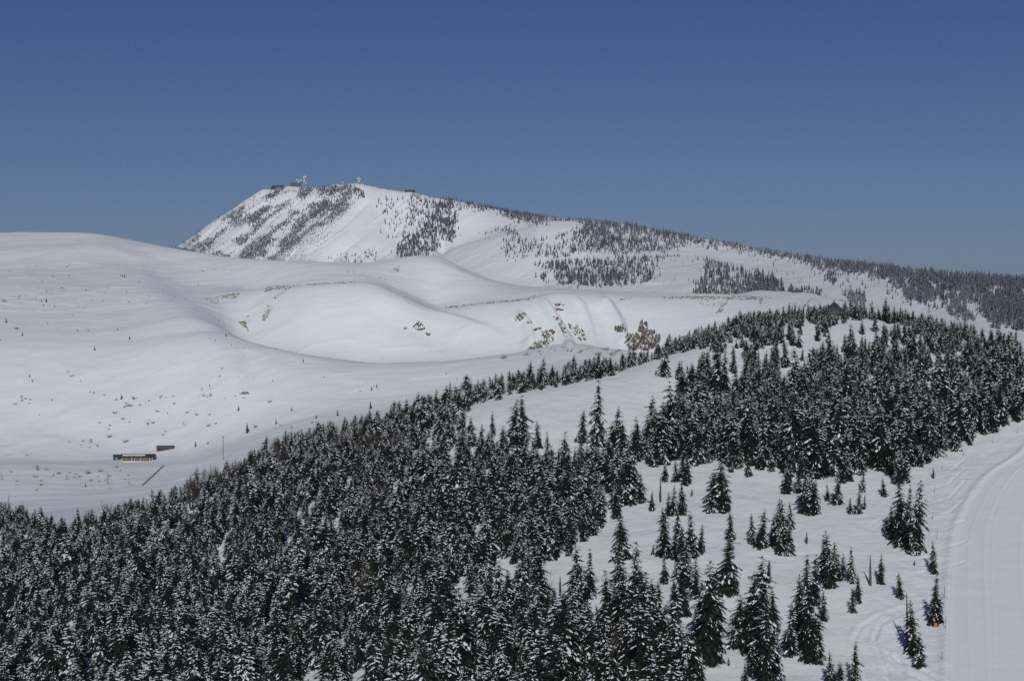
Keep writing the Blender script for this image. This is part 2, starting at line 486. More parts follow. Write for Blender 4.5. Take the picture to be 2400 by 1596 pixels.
def relief(pts, left, right, amp):
    """a crest line across the field (photo bearing, angle): gentle on one side, steep on the other"""
    P = np.array(pts, float)
    best, sgn, along = np.full(x.shape, 1e9), np.ones(x.shape), np.ones(x.shape)
    yy = PY0[i0:]
    for i, (p, q) in enumerate(zip(P[:-1], P[1:])):
        v = q - p
        tt = ((pxg[:1] - p[0]) * v[0] + (yy - p[1]) * v[1]) / (v @ v)
        t = np.clip(tt, 0, 1)
        dx_, dy_ = pxg[:1] - p[0] - t * v[0], yy - p[1] - t * v[1]
        d = np.hypot(dx_, dy_)
        m = d < best
        best = np.where(m, d, best)
        sgn = np.where(m, np.sign(v[0] * dy_ - v[1] * dx_), sgn)
        f = (i + t) / (len(P) - 1)
        along = np.where(m, np.clip(f / .2, 0, 1) * np.clip((1 - f) / .2, 0, 1), along)
    w = np.where(sgn > 0, left, right)
    k = np.clip(1 - best / w, 0, 1)
    return amp * along * k * k * (3 - 2 * k)
vis_ok = (OWN[i0:] >= cuts['dip'])[:, None]
rl = relief([(200, 615), (330, 690), (400, 735), (470, 790), (505, 850), (545, 912), (620, 955)], 200, 70, 4.0)
rl += relief([(-60, 588), (60, 600), (170, 590), (260, 594), (340, 618), (450, 650)], 70, 26, 2.6)
rl += relief([(-60, 690), (60, 650), (150, 628), (230, 640), (320, 668), (420, 700)], 60, 45, 2.2)
rl -= relief([(0, 990), (120, 1000), (230, 1030), (330, 1062)], 40, 60, 1.2)
rl += relief([(830, 655), (900, 690), (960, 718), (1020, 745), (1100, 770), (1200, 800)], 60, 24, 4.6)
rl += relief([(1262, 690), (1280, 720), (1305, 760), (1330, 800), (1345, 830)], 18, 18, 4.4)
rl += relief([(1210, 730), (1235, 760), (1245, 800), (1230, 830)], 24, 16, 3.6)
rl += relief([(1390, 690), (1425, 720), (1450, 760), (1462, 800), (1470, 830)], 34, 20, 5.5)
rl += relief([(1340, 688), (1365, 720), (1385, 770), (1392, 815)], 16, 12, 2.4)
rl += relief([(985, 595), (1060, 640), (1130, 680), (1200, 700)], 120, 50, 3.0)
rl += relief([(-60, 1086), (100, 1090), (250, 1092), (330, 1100)], 26, 8, 1.3)
ribs = .9 * np.maximum(0, .22 - np.abs(fbm(x / 55 + y / 160, y / 34, 3, 77))) * 2.2
field += ribs * np.clip((1250 - pxg[:1]) / 200, .3, 1)
field += rl * vis_ok
edge = np.ones_like(x)
for nm in ('M', 'P', 'R', 'H', 'N'):
    dd = np.abs(np.log(y) - KD[cuts[nm]][None, :])
    edge = np.minimum(edge, 0.25 + 0.75 * np.clip(dd / 0.025, 0, 1))
w0 = np.clip((OWN[i0:] - cuts['crest']) / 2.0, 0, 1)[:, None]
dz[i0:] += (field * (1 - mtn) * w0 + mount * mtn) * edge
# ends of the sheets meet smoothly: blend the near relief out at the crest
k = 40
dz[i0 - k:i0] *= np.linspace(1, 0, k)[:, None]
TZ = TZ + dz
PYV = 798 - TZ / TD * F

def ground(X, Y):
    """height of the land at a world position"""
    u = X / Y
    c = np.clip((u * F + 1200 - PX[0]) / (PX[1] - PX[0]), 0, N_COL - 1.001)
    c0 = int(c); fc = c - c0
    z = 0
    for cc, w in ((c0, 1 - fc), (c0 + 1, fc)):
        col = TD[:, cc]
        i = int(np.clip(np.searchsorted(col, Y) - 1, 0, len(col) - 2))
        t = (Y - col[i]) / (col[i + 1] - col[i])
        z += w * (TZ[i, cc] * (1 - t) + TZ[i + 1, cc] * t)
    return float(z)
first_row = {k: int(np.argmax(OWN >= cuts[k])) for k in cuts}
def land(px, py, start=0, stop=None):
    """the nearest place on the land seen at a bearing and an angle; start/stop are line names"""
    c = int(round((px - PX[0]) / (PX[1] - PX[0])))
    a = first_row[start] if start else 0
    b = first_row[stop] if stop else len(TD)
    col = PYV[a:b, c]
    hit = np.nonzero(col <= py)[0]
    if len(hit) == 0:
        i = a + int(np.argmin(col))
    else:
        i = a + int(hit[0])
    d = float(TD[i, c])
    if i > a and len(hit) and PYV[i - 1, c] > py:
        t = (PYV[i - 1, c] - py) / max(1e-9, PYV[i - 1, c] - PYV[i, c])
        d = float(TD[i - 1, c] * (1 - t) + TD[i, c] * t)
    X = (px - 1200) / F * d
    return X, d, ground(X, d)

def sheet(name, r0, r1, mat):
    n = r1 - r0
    v = np.stack([TX[r0:r1], TY[r0:r1], TZ[r0:r1]], -1).reshape(-1, 3)
    i = np.arange((n - 1) * (N_COL - 1))
    a = (i // (N_COL - 1)) * N_COL + i % (N_COL - 1)
    f = np.stack([a, a + 1, a + 1 + N_COL, a + N_COL], 1)
    o = link(name, mesh_np(name, v, f, mat, smooth=True))
    return tag(o, kind='structure')
ra, rb = first_row['dip'], first_row['H2']
sheet('snow_slope', 0, ra + 1, M_slope)
sheet('snowfield', ra, rb + 1, M_field)
sheet('mountain', rb, len(TD), M_mount)

# the groomed run: its own sheet just above the slope
def ski_run():
    rows, cols = 420, 210
    pys = np.linspace(1760, 985, rows)
    v = np.zeros((rows, cols, 3))
    for i, p in enumerate(pys):
        L = float(run_L(np.array(p)))
        d0 = A_ / ((p - 798) / F + S_ + float(TT(np.array((2300 - 1200) / F))))
        for j in range(cols):
            off = 34.0 * (j / (cols - 1)) ** 1.15
            px = L + off * F / d0
            u = (px - 1200) / F
            X, Y = u * d0, d0
            lift = 0.03 + 0.07 * min(1, off / 2.5)
            tr = 0.0
            for (o_, w_, h_) in ((1.9, 0.16, 0.05), (3.4, 0.22, 0.07), (4.1, 0.12, 0.04), (7.7, 0.20, 0.07), (8.5, 0.14, 0.06), (9.2, 0.14, 0.06), (9.9, 0.2, 0.05), (13.5, 0.2, 0.06), (15, 0.2, 0.05)):
                wob = 0.25 * math.sin(p / 140 + o_)
                tr += 0.5 * h_ * math.exp(-((off - o_ - wob) / w_) ** 2)
            v[i, j] = (X, Y, ground(X, Y) + lift + tr)
    n = np.arange((rows - 1) * (cols - 1))
    a = (n // (cols - 1)) * cols + n % (cols - 1)
    f = np.stack([a, a + 1, a + 1 + cols, a + cols], 1)
    o = link('ski_run', mesh_np('ski_run', v.reshape(-1, 3), f, M_run, smooth=True))
    tag(o, kind='structure')
ski_run()

# ------------------------------------------------------------------ trees
def fir_arrays(seed, H=7.0, rad=0.26, snow=0.6, whorls=19, ragged=0.2, bare=0.02, heavy=1.0):
    """needles, snow and trunk of a fir as vertex / face arrays"""
    r = random.Random(seed)
    nv, nq, sv, st = [], [], [], []
    UP = Vector((0, 0, 1))
    def blade(p, d, length, width, up, sag=.10):
        side = d.cross(up)
        if side.length < 1e-4: side = Vector((1, 0, 0))
        side.normalize()
        b = len(nv)
        m = p + d * (length * r.uniform(.35, .55))
        nv.extend([p, m + side * (width * .5) - up * (width * .2), p + d * length - UP * (length * sag), m - side * (width * .5) - up * (width * .2)])
        nq.append((b, b + 1, b + 2, b + 3))
    def lump(p, rx, h, d, lat):
        n = 6
        b = len(sv)
        nrm = lat.cross(d)
        if nrm.z > 0: nrm = -nrm
        nrm = (UP * .45 + nrm * -.9).normalized() if nrm.z < 0 else nrm
        ex, ey = rx * r.uniform(1.1, 2.1), rx * r.uniform(.45, .85)
        ph = r.random()
        for lv, (sc, hh) in enumerate(((1.0, -.2), (.6, .65))):
            for i in range(n):
                t = 2 * math.pi * i / n + ph
                k = sc * r.uniform(.65, 1.25)
                sv.append(p + d * (k * ex * math.cos(t)) + lat * (k * ey * math.sin(t)) + nrm * (h * hh * r.uniform(.7, 1.2)))
        sv.append(p + nrm * h)
        for i in range(n):
            j = (i + 1) % n
            st.extend([(b + i, b + j, b + n + j), (b + i, b + n + j, b + n + i), (b + n + i, b + n + j, b + 2 * n)])
    rad_m = rad * H
    px_, py_ = r.uniform(0, 50), r.uniform(0, 50)
    lean = Vector((r.uniform(-.25, .25), r.uniform(-.25, .25), 0))
    def axis(z):
        return lean * (z / H) ** 2 + UP * z
    for w in range(whorls):
        f = bare + (0.97 - bare) * (w / (whorls - 1)) ** 0.95
        z = f * H
        rr = rad_m * .94 * ((1 - f) ** 0.62) * (.80 + .20 * min(1, f / .18)) * r.uniform(1 - ragged * 1.35, 1 + ragged * 1.35) + 0.10
        nb = max(4, int(round(10 * (rr / rad_m) ** .4 + r.uniform(-1, 1))))
        ph0 = r.random() * 6.28
        for k in range(nb):
            if r.random() < 0.06: continue
            ph = ph0 + 2 * math.pi * k / nb + r.uniform(-.3, .3)
            L = rr * r.uniform(.62, 1.18)
            if r.random() < .11: L *= 1.32
            lift = 1.05 * f ** 1.7 - 0.72 + r.uniform(-.22, .18)
            out = Vector((math.cos(ph), math.sin(ph), 0))
            p = axis(z + r.uniform(-.18, .18)) + out * 0.04
            segs = 4 if L > .6 else 3
            pts = [p]
            for s in range(segs):
                t = (s + 1) / segs
                dirv = (out + UP * (lift - .35 * t)).normalized()
                pts.append(pts[-1] + dirv * (L / segs))
            patch = float(vnoise(np.array(px_ + out.x * 1.3 + f * 7), np.array(py_ + out.y * 1.3 + f * 3), seed))
            load = snow * (1.05 - 0.90 * f) + 1.15 * patch - .14
            for s in range(segs):
                a, b_ = pts[s], pts[s + 1]
                d = (b_ - a).normalized()
                tl = (s + .5) / segs
                tw = max(.16, L * (.50 - .26 * tl))
                lat = Vector((-out.y, out.x, 0))
                for sg in (-1, 1):
                    for q in (0.02, 0.22, 0.42, 0.62, 0.85):
                        base = a.lerp(b_, q + r.uniform(-.1, .1))
                        dv = (d * r.uniform(.5, 1.0) + lat * sg * r.uniform(.5, 1.0) + UP * r.uniform(-.35, .15)).normalized()
                        blade(base, dv, tw * r.uniform(.6, 1.25), tw * r.uniform(.13, .25), UP)
                if s == segs - 1:
                    blade(a, d, (b_ - a).length * 1.4, .13 + .05 * L, UP)
                if r.random() < load * .86 * (.6 if s == 0 else 1.0):
                    wv = min(.27, (.040 + .060 * L) * r.uniform(.4, 1.7) * heavy)
                    lump(a.lerp(b_, r.uniform(.2, .95)) + lat * r.uniform(-.22, .22) * tw + UP * .04, wv, wv * r.uniform(.35, .7), d, lat)
                if s > 0 and r.random() < .16 + load * .6:
                    for q in range(3):
                        wv = r.uniform(.035, .085) * heavy
                        sd_ = r.choice((-1, 1))
                        lump(a.lerp(b_, r.random()) + lat * sd_ * r.uniform(.25, .7) * tw + UP * .02, wv, wv * .6, d, lat)
    for k in range(5):
        ph = k * 1.26
        blade(axis(H * .96), Vector((math.cos(ph) * .3, math.sin(ph) * .3, 1)).normalized(), H * .05, .09, Vector((math.cos(ph + 1), math.sin(ph + 1), 0)))
    # inner shaded twigs close to the stem
    for k in range(190):
        f = r.random() ** 1.3 * .9
        ph = r.random() * 6.28
        q = rad_m * (1 - f) ** .8 * r.uniform(.1, .5)
        o = Vector((math.cos(ph), math.sin(ph), 0))
        blade(axis(f * H + .25) + o * q * .2, (o + UP * r.uniform(-.9, .1)).normalized(), q + .35, r.uniform(.15, .35), UP)
    tb = MB()
    tb.tube((0, 0, -0.6), axis(H * .55), H * .017, H * .009, 6)
    tb.tube(axis(H * .55), axis(H * .99), H * .009, .012, 5)
    return nv, nq, sv, st, tb

VARS = []
specs = [  # seed, rad, snow, ragged, heavy
    (1, .25, .34, .20, .95), (2, .28, .55, .24, 1.0), (3, .215, .26, .28, .9), (4, .30, .70, .22, 1.05), (5, .26, .58, .22, 1.1), (6, .32, .85, .24, 1.15),
    (7, .20, .22, .32, .85), (8, .29, 1.0, .26, 1.25), (9, .26, .40, .36, 1.0), (10, .31, .50, .32, 1.05)]
for (sd, rad, sn, rg, hv) in specs:
    nv, nq, sv, st, tb = fir_arrays(sd, rad=rad, snow=sn, ragged=rg, heavy=hv)
    me_f = mesh_np('foliage', np.array([tuple(v) for v in nv]), np.array(nq), M_needle)
    me_s = mesh_np('snow_load', np.array([tuple(v) for v in sv]), np.array(st), M_clump, smooth=True)
    me_t = tb.mesh('trunk', M_bark)
    # one joined mesh of the same tree for the uncountable rest of the forest
    n1, n2 = len(nv), len(nv) + len(sv)
    vv = np.array([tuple(v) for v in nv] + [tuple(v) for v in sv] + [tuple(v) for v in tb.v])
    qs = np.array(nq + [tuple(i + n2 for i in q) for q in tb.q])
    ts = np.array([tuple(i + n1 for i in t) for t in st] + [tuple(i + n2 for i in t) for t in tb.t])
    mi = np.concatenate([np.zeros(len(nq)), np.full(len(tb.q), 2), np.ones(len(st)), np.full(len(tb.t), 2)])
    me_j = mesh_np('fir', vv, [qs, ts], [M_needle, M_clump, M_bark], midx=mi)
    VARS.append((me_f, me_s, me_t, me_j))

def far_fir(seed, frost, snow):
    r = random.Random(seed)
    H = 5.0
    nv, nq = [], []
    mi = []
    for w in range(9):
        f = .04 + .9 * w / 8
        rr = H * .20 * (1 - f) ** .8 + .08
        nb = 6
        for k in range(nb):
            ph = r.random() * 6.28
            L = rr * r.uniform(.7, 1.25)
            o = Vector((math.cos(ph), math.sin(ph), 0))
            s = Vector((-o.y, o.x, 0))
            z = f * H + r.uniform(-.15, .15)
            p = Vector((0, 0, z + .35))
            wd = L * .62
            b = len(nv)
            nv.extend([p, p * .4 + (o * L * .6 + s * wd + Vector((0, 0, z - .05))) * .6, o * L + Vector((0, 0, z - .25)), p * .4 + (o * L * .6 - s * wd + Vector((0, 0, z - .05))) * .6])
            nq.append((b, b + 1, b + 2, b + 3)); mi.append(0)
            if r.random() < snow:
                b = len(nv)
                q = o * (L * r.uniform(.35, .75)) + Vector((0, 0, z + .16))
                a = L * r.uniform(.22, .38)
                nv.extend([q - o * a * .8 + Vector((0, 0, a * .6)), q + s * a, q + o * a - Vector((0, 0, a * .35)), q - s * a])
                nq.append((b, b + 1, b + 2, b + 3)); mi.append(1)
    b = len(nv)
    for k in range(6):
        t = k * math.pi / 3
        nv.append(Vector((math.cos(t) * H * .10, math.sin(t) * H * .10, 0)))
        nv.append(Vector((math.cos(t) * .03, math.sin(t) * .03, H)))
    for k in range(6):
        j = (k + 1) % 6
        nq.append((b + 2 * k, b + 2 * j, b + 2 * j + 1, b + 2 * k + 1)); mi.append(0)
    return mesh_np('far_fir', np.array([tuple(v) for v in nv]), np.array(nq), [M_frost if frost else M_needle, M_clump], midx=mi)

def scatter(name, pts, meshes, label=None):
    """pts: (x, y, z, scale, turn, which); one object whose points carry the trees of an uncountable wood"""
    pts = np.array(pts, dtype=np.float32)
    me = bpy.data.meshes.new(name)
    me.vertices.add(len(pts))
    me.vertices.foreach_set('co', np.ascontiguousarray(pts[:, :3]).reshape(-1))
    n_ = len(pts)
    r_ = np.random.RandomState(n_)
    girth = r_.uniform(.78, 1.22, n_)
    at = me.attributes.new('size', 'FLOAT_VECTOR', 'POINT')
    at.data.foreach_set('vector', np.stack([pts[:, 3] * girth, pts[:, 3] * girth * r_.uniform(.88, 1.12, n_), pts[:, 3]], 1).astype(np.float32).reshape(-1))
    at = me.attributes.new('turn', 'FLOAT_VECTOR', 'POINT')
    at.data.foreach_set('vector', np.stack([r_.normal(0, .045, n_), r_.normal(0, .045, n_), pts[:, 4]], 1).astype(np.float32).reshape(-1))
    at = me.attributes.new('which', 'INT', 'POINT')
    at.data.foreach_set('value', pts[:, 5].astype(np.int32))
    me.update()
    o = link(name, me)
    ng = bpy.data.node_groups.new(name, 'GeometryNodeTree')
    ng.interface.new_socket('Geometry', in_out='INPUT', socket_type='NodeSocketGeometry')
    ng.interface.new_socket('Geometry', in_out='OUTPUT', socket_type='NodeSocketGeometry')
    N, L = ng.nodes, ng.links
    gi, go = N.new('NodeGroupInput'), N.new('NodeGroupOutput')
    iop = N.new('GeometryNodeInstanceOnPoints')
    join = N.new('GeometryNodeGeometryToInstance')
    for m in reversed(meshes):
        src = bpy.data.objects.new(m.name, m)          # never linked to the scene
        oi = N.new('GeometryNodeObjectInfo')
        oi.inputs['Object'].default_value = src
        oi.inputs['As Instance'].default_value = True
        L.new(oi.outputs['Geometry'], join.inputs[0])
    def attr(nm, ty):
        a = N.new('GeometryNodeInputNamedAttribute')
        a.data_type = ty
        a.inputs['Name'].default_value = nm
        return a.outputs['Attribute']
    L.new(gi.outputs[0], iop.inputs['Points'])
    jg = N.new('GeometryNodeJoinGeometry')
    N.remove(join)
    for n_ in [n_ for n_ in N if n_.bl_idname == 'GeometryNodeObjectInfo']:
        L.new(n_.outputs['Geometry'], jg.inputs[0])
    L.new(jg.outputs[0], iop.inputs['Instance'])
    iop.inputs['Pick Instance'].default_value = True
    L.new(attr('which', 'INT'), iop.inputs['Instance Index'])
    L.new(attr('turn', 'FLOAT_VECTOR'), iop.inputs['Rotation'])
    L.new(attr('size', 'FLOAT_VECTOR'), iop.inputs['Scale'])
    L.new(iop.outputs[0], go.inputs[0])
    md = o.modifiers.new('trees', 'NODES')
    md.node_group = ng
    tag(o, label, kind='stuff')
    return o

def inside(poly, x, y):
    c = False
    n = len(poly)
    j = n - 1
    for i in range(n):
        xi, yi = poly[i]; xj, yj = poly[j]
        if (yi > y) != (yj > y) and x < (xj - xi) * (y - yi) / (yj - yi) + xi:
            c = not c
        j = i
    return c
def Z(o, k, *pts):                       # photo-zoom coordinates -> photo pixels
    return [(o[0] + a / k, o[1] + b / k) for a, b in pts]

# ---- trees standing singly or in small clumps on the open snow: (bearing px, foot py, height px, variant, label)
r5 = (1800, 580)
r4, r2, r3, r1 = (1800, 1196), (1800, 900), (1200, 1196), (1400, 800)
k4 = 3.92
CL = {
    'cA': 'fir in the tight clump just left of the two bare forked poles',
    'cB': 'fir in the long clump reaching down the middle of the open slope',
    'cC': 'fir in the tall clump standing closest to the ski run bend',
    'cD': 'fir in the row of clumped trees at the lower edge of the open snow',
    'cE': 'fir in the clump around the brown thicket at the edge of the dense wood',
    'cF': 'fir in the stepped clump below the middle of the dense band',
    'cG': 'fir in the tall clump below the forked dead trunk',
    'cH': 'fir in the island of trees on the smooth snow strip under the crest',
    'cI': 'fir in the fringe hanging below the dense band of forest',
    'cQ': 'fir in the loose rows crossing the open snow below the pavilion',
    'cP': 'fir in the cluster standing round the pavilion with the pyramid roof',
    'cJ': 'fir in the clump with blue shadow left of the long middle clump',
}
singles = []
def S(o, x, y, top, var, label):
    singles.append((o[0] + x / k4, o[1] + y / k4, (y - top) / k4, var, label))
# right hand side, on the open snow by the run
S(r4, 355, 305, 190, 6, 'tiny lone sapling on open snow left of the tallest run side clump')
S(r4, 560, 700, 195, 0, 'cA'); S(r4, 510, 650, 240, 2, 'cA'); S(r4, 620, 640, 290, 0, 'cA')
S(r4, 690, 640, 400, 6, 'slim half-hidden fir at the right foot of the three-topped clump')
S(r4, 772, 665, 335, 2, 'slender fir with open tiers standing between the clump and the forked bare poles')
S(r4, 1035, 672, 400, 0, 'neat cone-shaped fir just right of the tall bare pole')
S(r4, 1215, 805, 565, 8, 'crooked fir leaning right with its lower half bare, left of the run')
S(r4, 1525, 578, 280, 0, 'lone symmetrical fir with a blue shadow beside the ski run')
S(r4, 1345, 505, 455, 9, 'low dark bush half buried in snow near the run')
S(r4, 1520, 1050, 590, 2, 'tall narrow-topped fir with the orange pad at its foot')
S(r4, 1560, 1030, 690, 0, 'second stem crowded against the fir with the orange pad')
S(r4, 1325, 1310, 830, 0, 'large dark fir beside the bare topped trunk above the curved tracks')
S(r4, 1395, 1430, 1140, 9, 'bushy fir at the lower right of the large dark fir above the tracks')
S(r4, 830, 850, 580, 6, 'upper crooked fir of the lone pair in mid snow, ragged right side')
S(r4, 780, 935, 730, 8, 'lower small fir of the lone pair in mid snow, blue shaded')
S(r4, 790, 1610, 1210, 2, 'pointed fir with open tiers at the bottom edge, right of two others')
S(r4, 580, 1640, 1300, 0, 'pointed fir at the bottom edge, left of its near twin')
S(r4, 665, 1660, 1390, 9, 'short bushy fir squeezed between two pointed firs at the bottom edge')
S(r4, 350, 900, 415, 2, 'cB'); S(r4, 425, 860, 410, 8, 'cB'); S(r4, 290, 1150, 600, 0, 'cB'); S(r4, 400, 1375, 690, 0, 'cB'); S(r4, 200, 1335, 900, 4, 'cB')
S(r4, 440, 1370, 950, 1, 'cB'); S(r4, 330, 1250, 760, 1, 'cB')
S(r4, 515, 1005, 735, 1, 'cB')
S(r2, 85, 1500, 1060, 0, 'cD'); S(r2, 130, 1520, 1070, 0, 'cD'); S(r2, 215, 1330, 1085, 2, 'slim fir rising at the right end of the crowded clump'); S(r2, 195, 1570, 1290, 5, 'cD'); S(r2, 50, 1480, 1180, 0, 'cD'); S(r2, 100, 1570, 1300, 4, 'cD')
S(r4, 0, 660, 450, 1, 'cE'); S(r4, 50, 1110, 715, 3, 'cE'); S(r4, 30, 1580, 1080, 0, 'cE'); S(r4, 85, 1600, 1290, 3, 'cE')
S(r2, 830, 1190, 965, 1, 'right fir of the low triangular pair on open snow below the band'); S(r2, 755, 1190, 1040, 4, 'left fir of the low triangular pair on open snow below the band'); S(r2, 880, 1150, 1010, 4, 'small fir tucked behind the low triangular pair')
S(r2, 870, 990, 800, 2, 'cI'); S(r2, 1070, 1032, 860, 8, 'cI')
S(r2, 1335, 1540, 890, 0, 'cC'); S(r2, 1240, 1470, 900, 0, 'cC'); S(r2, 1130, 1420, 1120, 0, 'cC'); S(r2, 1290, 1300, 930, 2, 'cC'); S(r2, 1345, 1560, 1280, 9, 'cC'); S(r2, 1085, 1390, 1210, 9, 'cC'); S(r2, 1225, 1340, 1050, 8, 'cC')
S(r2, 1520, 865, 765, 6, 'spindly sapling alone on open snow below the band end')
S(r2, 1270, 900, 590, 2, 'cI'); S(r2, 1190, 920, 640, 1, 'cI'); S(r2, 1400, 760, 560, 4, 'cI'); S(r2, 1530, 650, 420, 0, 'cI'); S(r2, 1860, 560, 380, 4, 'cI'); S(r2, 1720, 560, 400, 3, 'cI')
S(r2, 400, 1195, 780, 0, 'cF'); S(r2, 440, 1190, 890, 2, 'cF'); S(r2, 345, 1185, 760, 0, 'cF'); S(r2, 280, 1000, 740, 1, 'cF'); S(r2, 160, 1005, 720, 0, 'cF'); S(r2, 550, 1075, 910, 4, 'cF'); S(r2, 640, 1105, 820, 1, 'cF'); S(r2, 200, 980, 780, 3, 'cF'); S(r2, 690, 900, 620, 0, 'cI'); S(r2, 740, 890, 640, 1, 'cI')
# middle bottom
S(r3, 625, 960, 310, 0, 'tall dark fir at the left of the open snow, its neighbour leaning on it'); S(r3, 715, 800, 355, 2, 'open-branched fir touching the right side of the tall dark fir'); S(r3, 560, 1010, 560, 0, 'cJ'); S(r3, 590, 1060, 700, 1, 'cJ'); S(r3, 530, 1100, 800, 3, 'cJ')
S(r3, 1010, 450, 50, 9, 'umbrella-topped fir heavy with snow on a bare lower trunk')
for a in ((985, 900, 350, 0), (1130, 1000, 300, 2), (1210, 1000, 510, 1), (1290, 1110, 630, 1), (880, 1100, 640, 0), (960, 1150, 700, 0), (790, 1200, 870, 4), (1240, 1500, 1050, 0), (900, 1560, 1150, 0), (1100, 1250, 800, 3), (1000, 1380, 980, 4), (1330, 900, 640, 0)):
    S(r3, *a, 'cJ')
S(r3, 1295, 405, 305, 1, 'small round sapling alone in the gap between two long clumps')
for a in ((1410, 430, -20, 1), (1530, 450, -10, 0), (1665, 420, 10, 2), (1725, 400, 130, 6), (1400, 675, 400, 4), (1560, 960, 380, 0), (1480, 960, 620, 1), (1680, 800, 430, 0), (1610, 700, 250, 0), (1550, 620, 150, 1)):
    S(r3, *a, 'cG')
S(r3, 1790, 1390, 480, 0, 'cD'); S(r3, 1830, 1310, 560, 0, 'cD'); S(r3, 1720, 1200, 640, 0, 'cD')
S(r3, 1980, 765, 240, 3, 'broad-skirted fir with a white snowy base, alone in mid slope'); S(r3, 1990, 1420, 1345, 9, 'tiny dark bush on bare snow near the bottom edge')
S(r3, 1410, 1620, 1200, 2, 'cD'); S(r3, 1640, 1600, 1070, 0, 'cD'); S(r3, 1720, 1600, 1250, 3, 'cD'); S(r3, 1590, 1560, 1120, 0, 'cD')
S(r3, 2150, 1260, 590, 0, 'cE'); S(r3, 2230, 1250, 610, 0, 'cE'); S(r3, 2310, 1300, 440, 1, 'cE'); S(r3, 2200, 1520, 1210, 0, 'cE'); S(r3, 2320, 1640, 900, 0, 'cE'); S(r3, 2080, 1250, 780, 9, 'cE'); S(r3, 2270, 1480, 880, 0, 'cE'); S(r3, 2150, 1640, 1390, 0, 'cE')
S(r3, 2010, 275, 10, 1, 'mid-sized fir with a blue shadow in front of the upright cone fir'); S(r3, 2205, 305, 30, 2, 'left fir of the leaning pair above the broad clump'); S(r3, 2290, 340, -10, 1, 'right fir of the leaning pair above the broad clump')
# strip and sparse zone higher up
for a in ((745, 350, 180, 3), (825, 545, 215, 4), (885, 520, 200, 1), (965, 315, 85, 1), (1095, 480, 40, 0), (1170, 470, 90, 1), (1255, 290, 40, 1)):
    S(r1, *a, 'cH')
S(r1, 1125, 1560, 1060, 0, 'upright dark cone fir standing clear in the middle of the open slope'); S(r1, 1050, 1560, 1180, 5, 'left shoulder tree leaning on the upright dark cone fir'); S(r1, 1190, 1560, 1260, 4, 'right shoulder tree leaning on the upright dark cone fir')
for a in ((700, 1600, 1320, 4), (785, 1590, 1290, 0), (650, 1600, 1380, 1)):
    S(r1, *a, 'cG')
for a in ((620, 1290, 1070, 4), (820, 1310, 1040, 0), (720, 1290, 1090, 1), (780, 1250, 1010, 1), (400, 1480, 1200, 8), (330, 1280, 1040, 3), (500, 1150, 960, 4)):
    S(r1, *a, 'cI')
S(r1, 500, 1555, 1370, 4, 'small pale fir at the foot of the forked dead trunk'); S(r1, 868, 1420, 1350, 9, 'small tilted bush right of the snow-laden fir clump')
S(r1, 1390, 1240, 1040, 1, 'cI'); S(r1, 1600, 1190, 1020, 5, 'cI'); S(r1, 1010, 1120, 1000, 5, 'cI'); S(r1, 1230, 1200, 1060, 3, 'cI')
S(r1, 1880, 180, 60, 6, 'cH'); S(r1, 540, 310, 255, 9, 'dark bush alone at the upper end of the snow strip')
# spires poking above the lower edge of the snow strip
o8 = (1000, 800)
for (a, b, t, v, l) in ((785, 950, 540, 1, 'left of the twin spires in front of the snow strip'), (880, 950, 505, 2, 'right of the twin spires in front of the snow strip'),
                        (605, 880, 645, 6, 'thin spire alone against the left end of the snow strip'), (1020, 980, 730, 1, 'short spire right of the twin spires'),
                        (1570, 960, 370, 2, 'tallest ragged spire rising across the snow strip'), (1425, 930, 630, 1, 'slim fir at the left side of the tallest ragged spire'),
                        (1740, 960, 600, 8, 'flat-branched fir right of the tallest ragged spire'), (2045, 960, 510, 3, 'regular pointed spire at the right end of the snow strip')):
    S(o8, a, b, t, v, l)

for (a, b, t, v) in ((750, 1010, 700, 0), (705, 960, 790, 8), (560, 1150, 790, 1), (505, 1150, 870, 0), (620, 1110, 890, 4), (885, 1130, 880, 0), (965, 1150, 850, 1), (870, 800, 640, 4), (985, 770, 600, 1), (1080, 680, 460, 0), (1110, 700, 520, 1),
                     (1160, 890, 745, 6), (80, 1060, 840, 0), (165, 1100, 840, 1), (230, 900, 700, 0), (290, 920, 760, 4), (300, 800, 650, 1), (200, 850, 640, 0), (120, 820, 600, 1), (1150, 700, 530, 0), (1215, 670, 520, 0)):
    S(r5, a, b, t, v, 'cQ')
for (a, b, t, v) in ((430, 640, 520, 1), (480, 650, 505, 0), (530, 660, 565, 3), (585, 668, 598, 4), (615, 672, 606, 1), (645, 668, 600, 0), (680, 655, 590, 1), (720, 650, 500, 0), (760, 640, 465, 2), (800, 650, 490, 0), (845, 650, 520, 9), (890, 640, 525, 1), (400, 680, 540, 4), (930, 660, 560, 2), (1010, 660, 555, 1)):
    S(r5, a, b, t, v, 'cP')
def conifer(x, y, z, h, var, label, group, lean=0.0):
    root = empty('fir_tree', (x, y, z - 0.05), random.random() * 6.28)
    s = h / 7.0
    w = s * random.uniform(.78, 1.06)
    root.scale = (w, w, s)
    root.rotation_euler = (random.gauss(0, .04) + lean, random.gauss(0, .04), root.rotation_euler[2])
    me_f, me_s, me_t, _ = VARS[var % len(VARS)]
    link('trunk', me_t, root); link('foliage', me_f, root); tag(link('snow_load', me_s, root), kind='stuff')
    tag(root, label, 'fir tree', group)
    return root

taken = []
for (px, py, hp, var, lab) in singles:
    x, y, z = land(px, py, 0, 'crest')
    h = hp * y / F * 1.03
    grp = 'scattered firs on the open slope'
    if lab in CL:
        grp = 'clump: ' + CL[lab].replace('fir in the ', '')
        lab = 'snow-flecked ' + CL[lab]
    conifer(x, y, z, h, var, lab, grp)
    taken.append((x, y))
taken = np.array(taken)

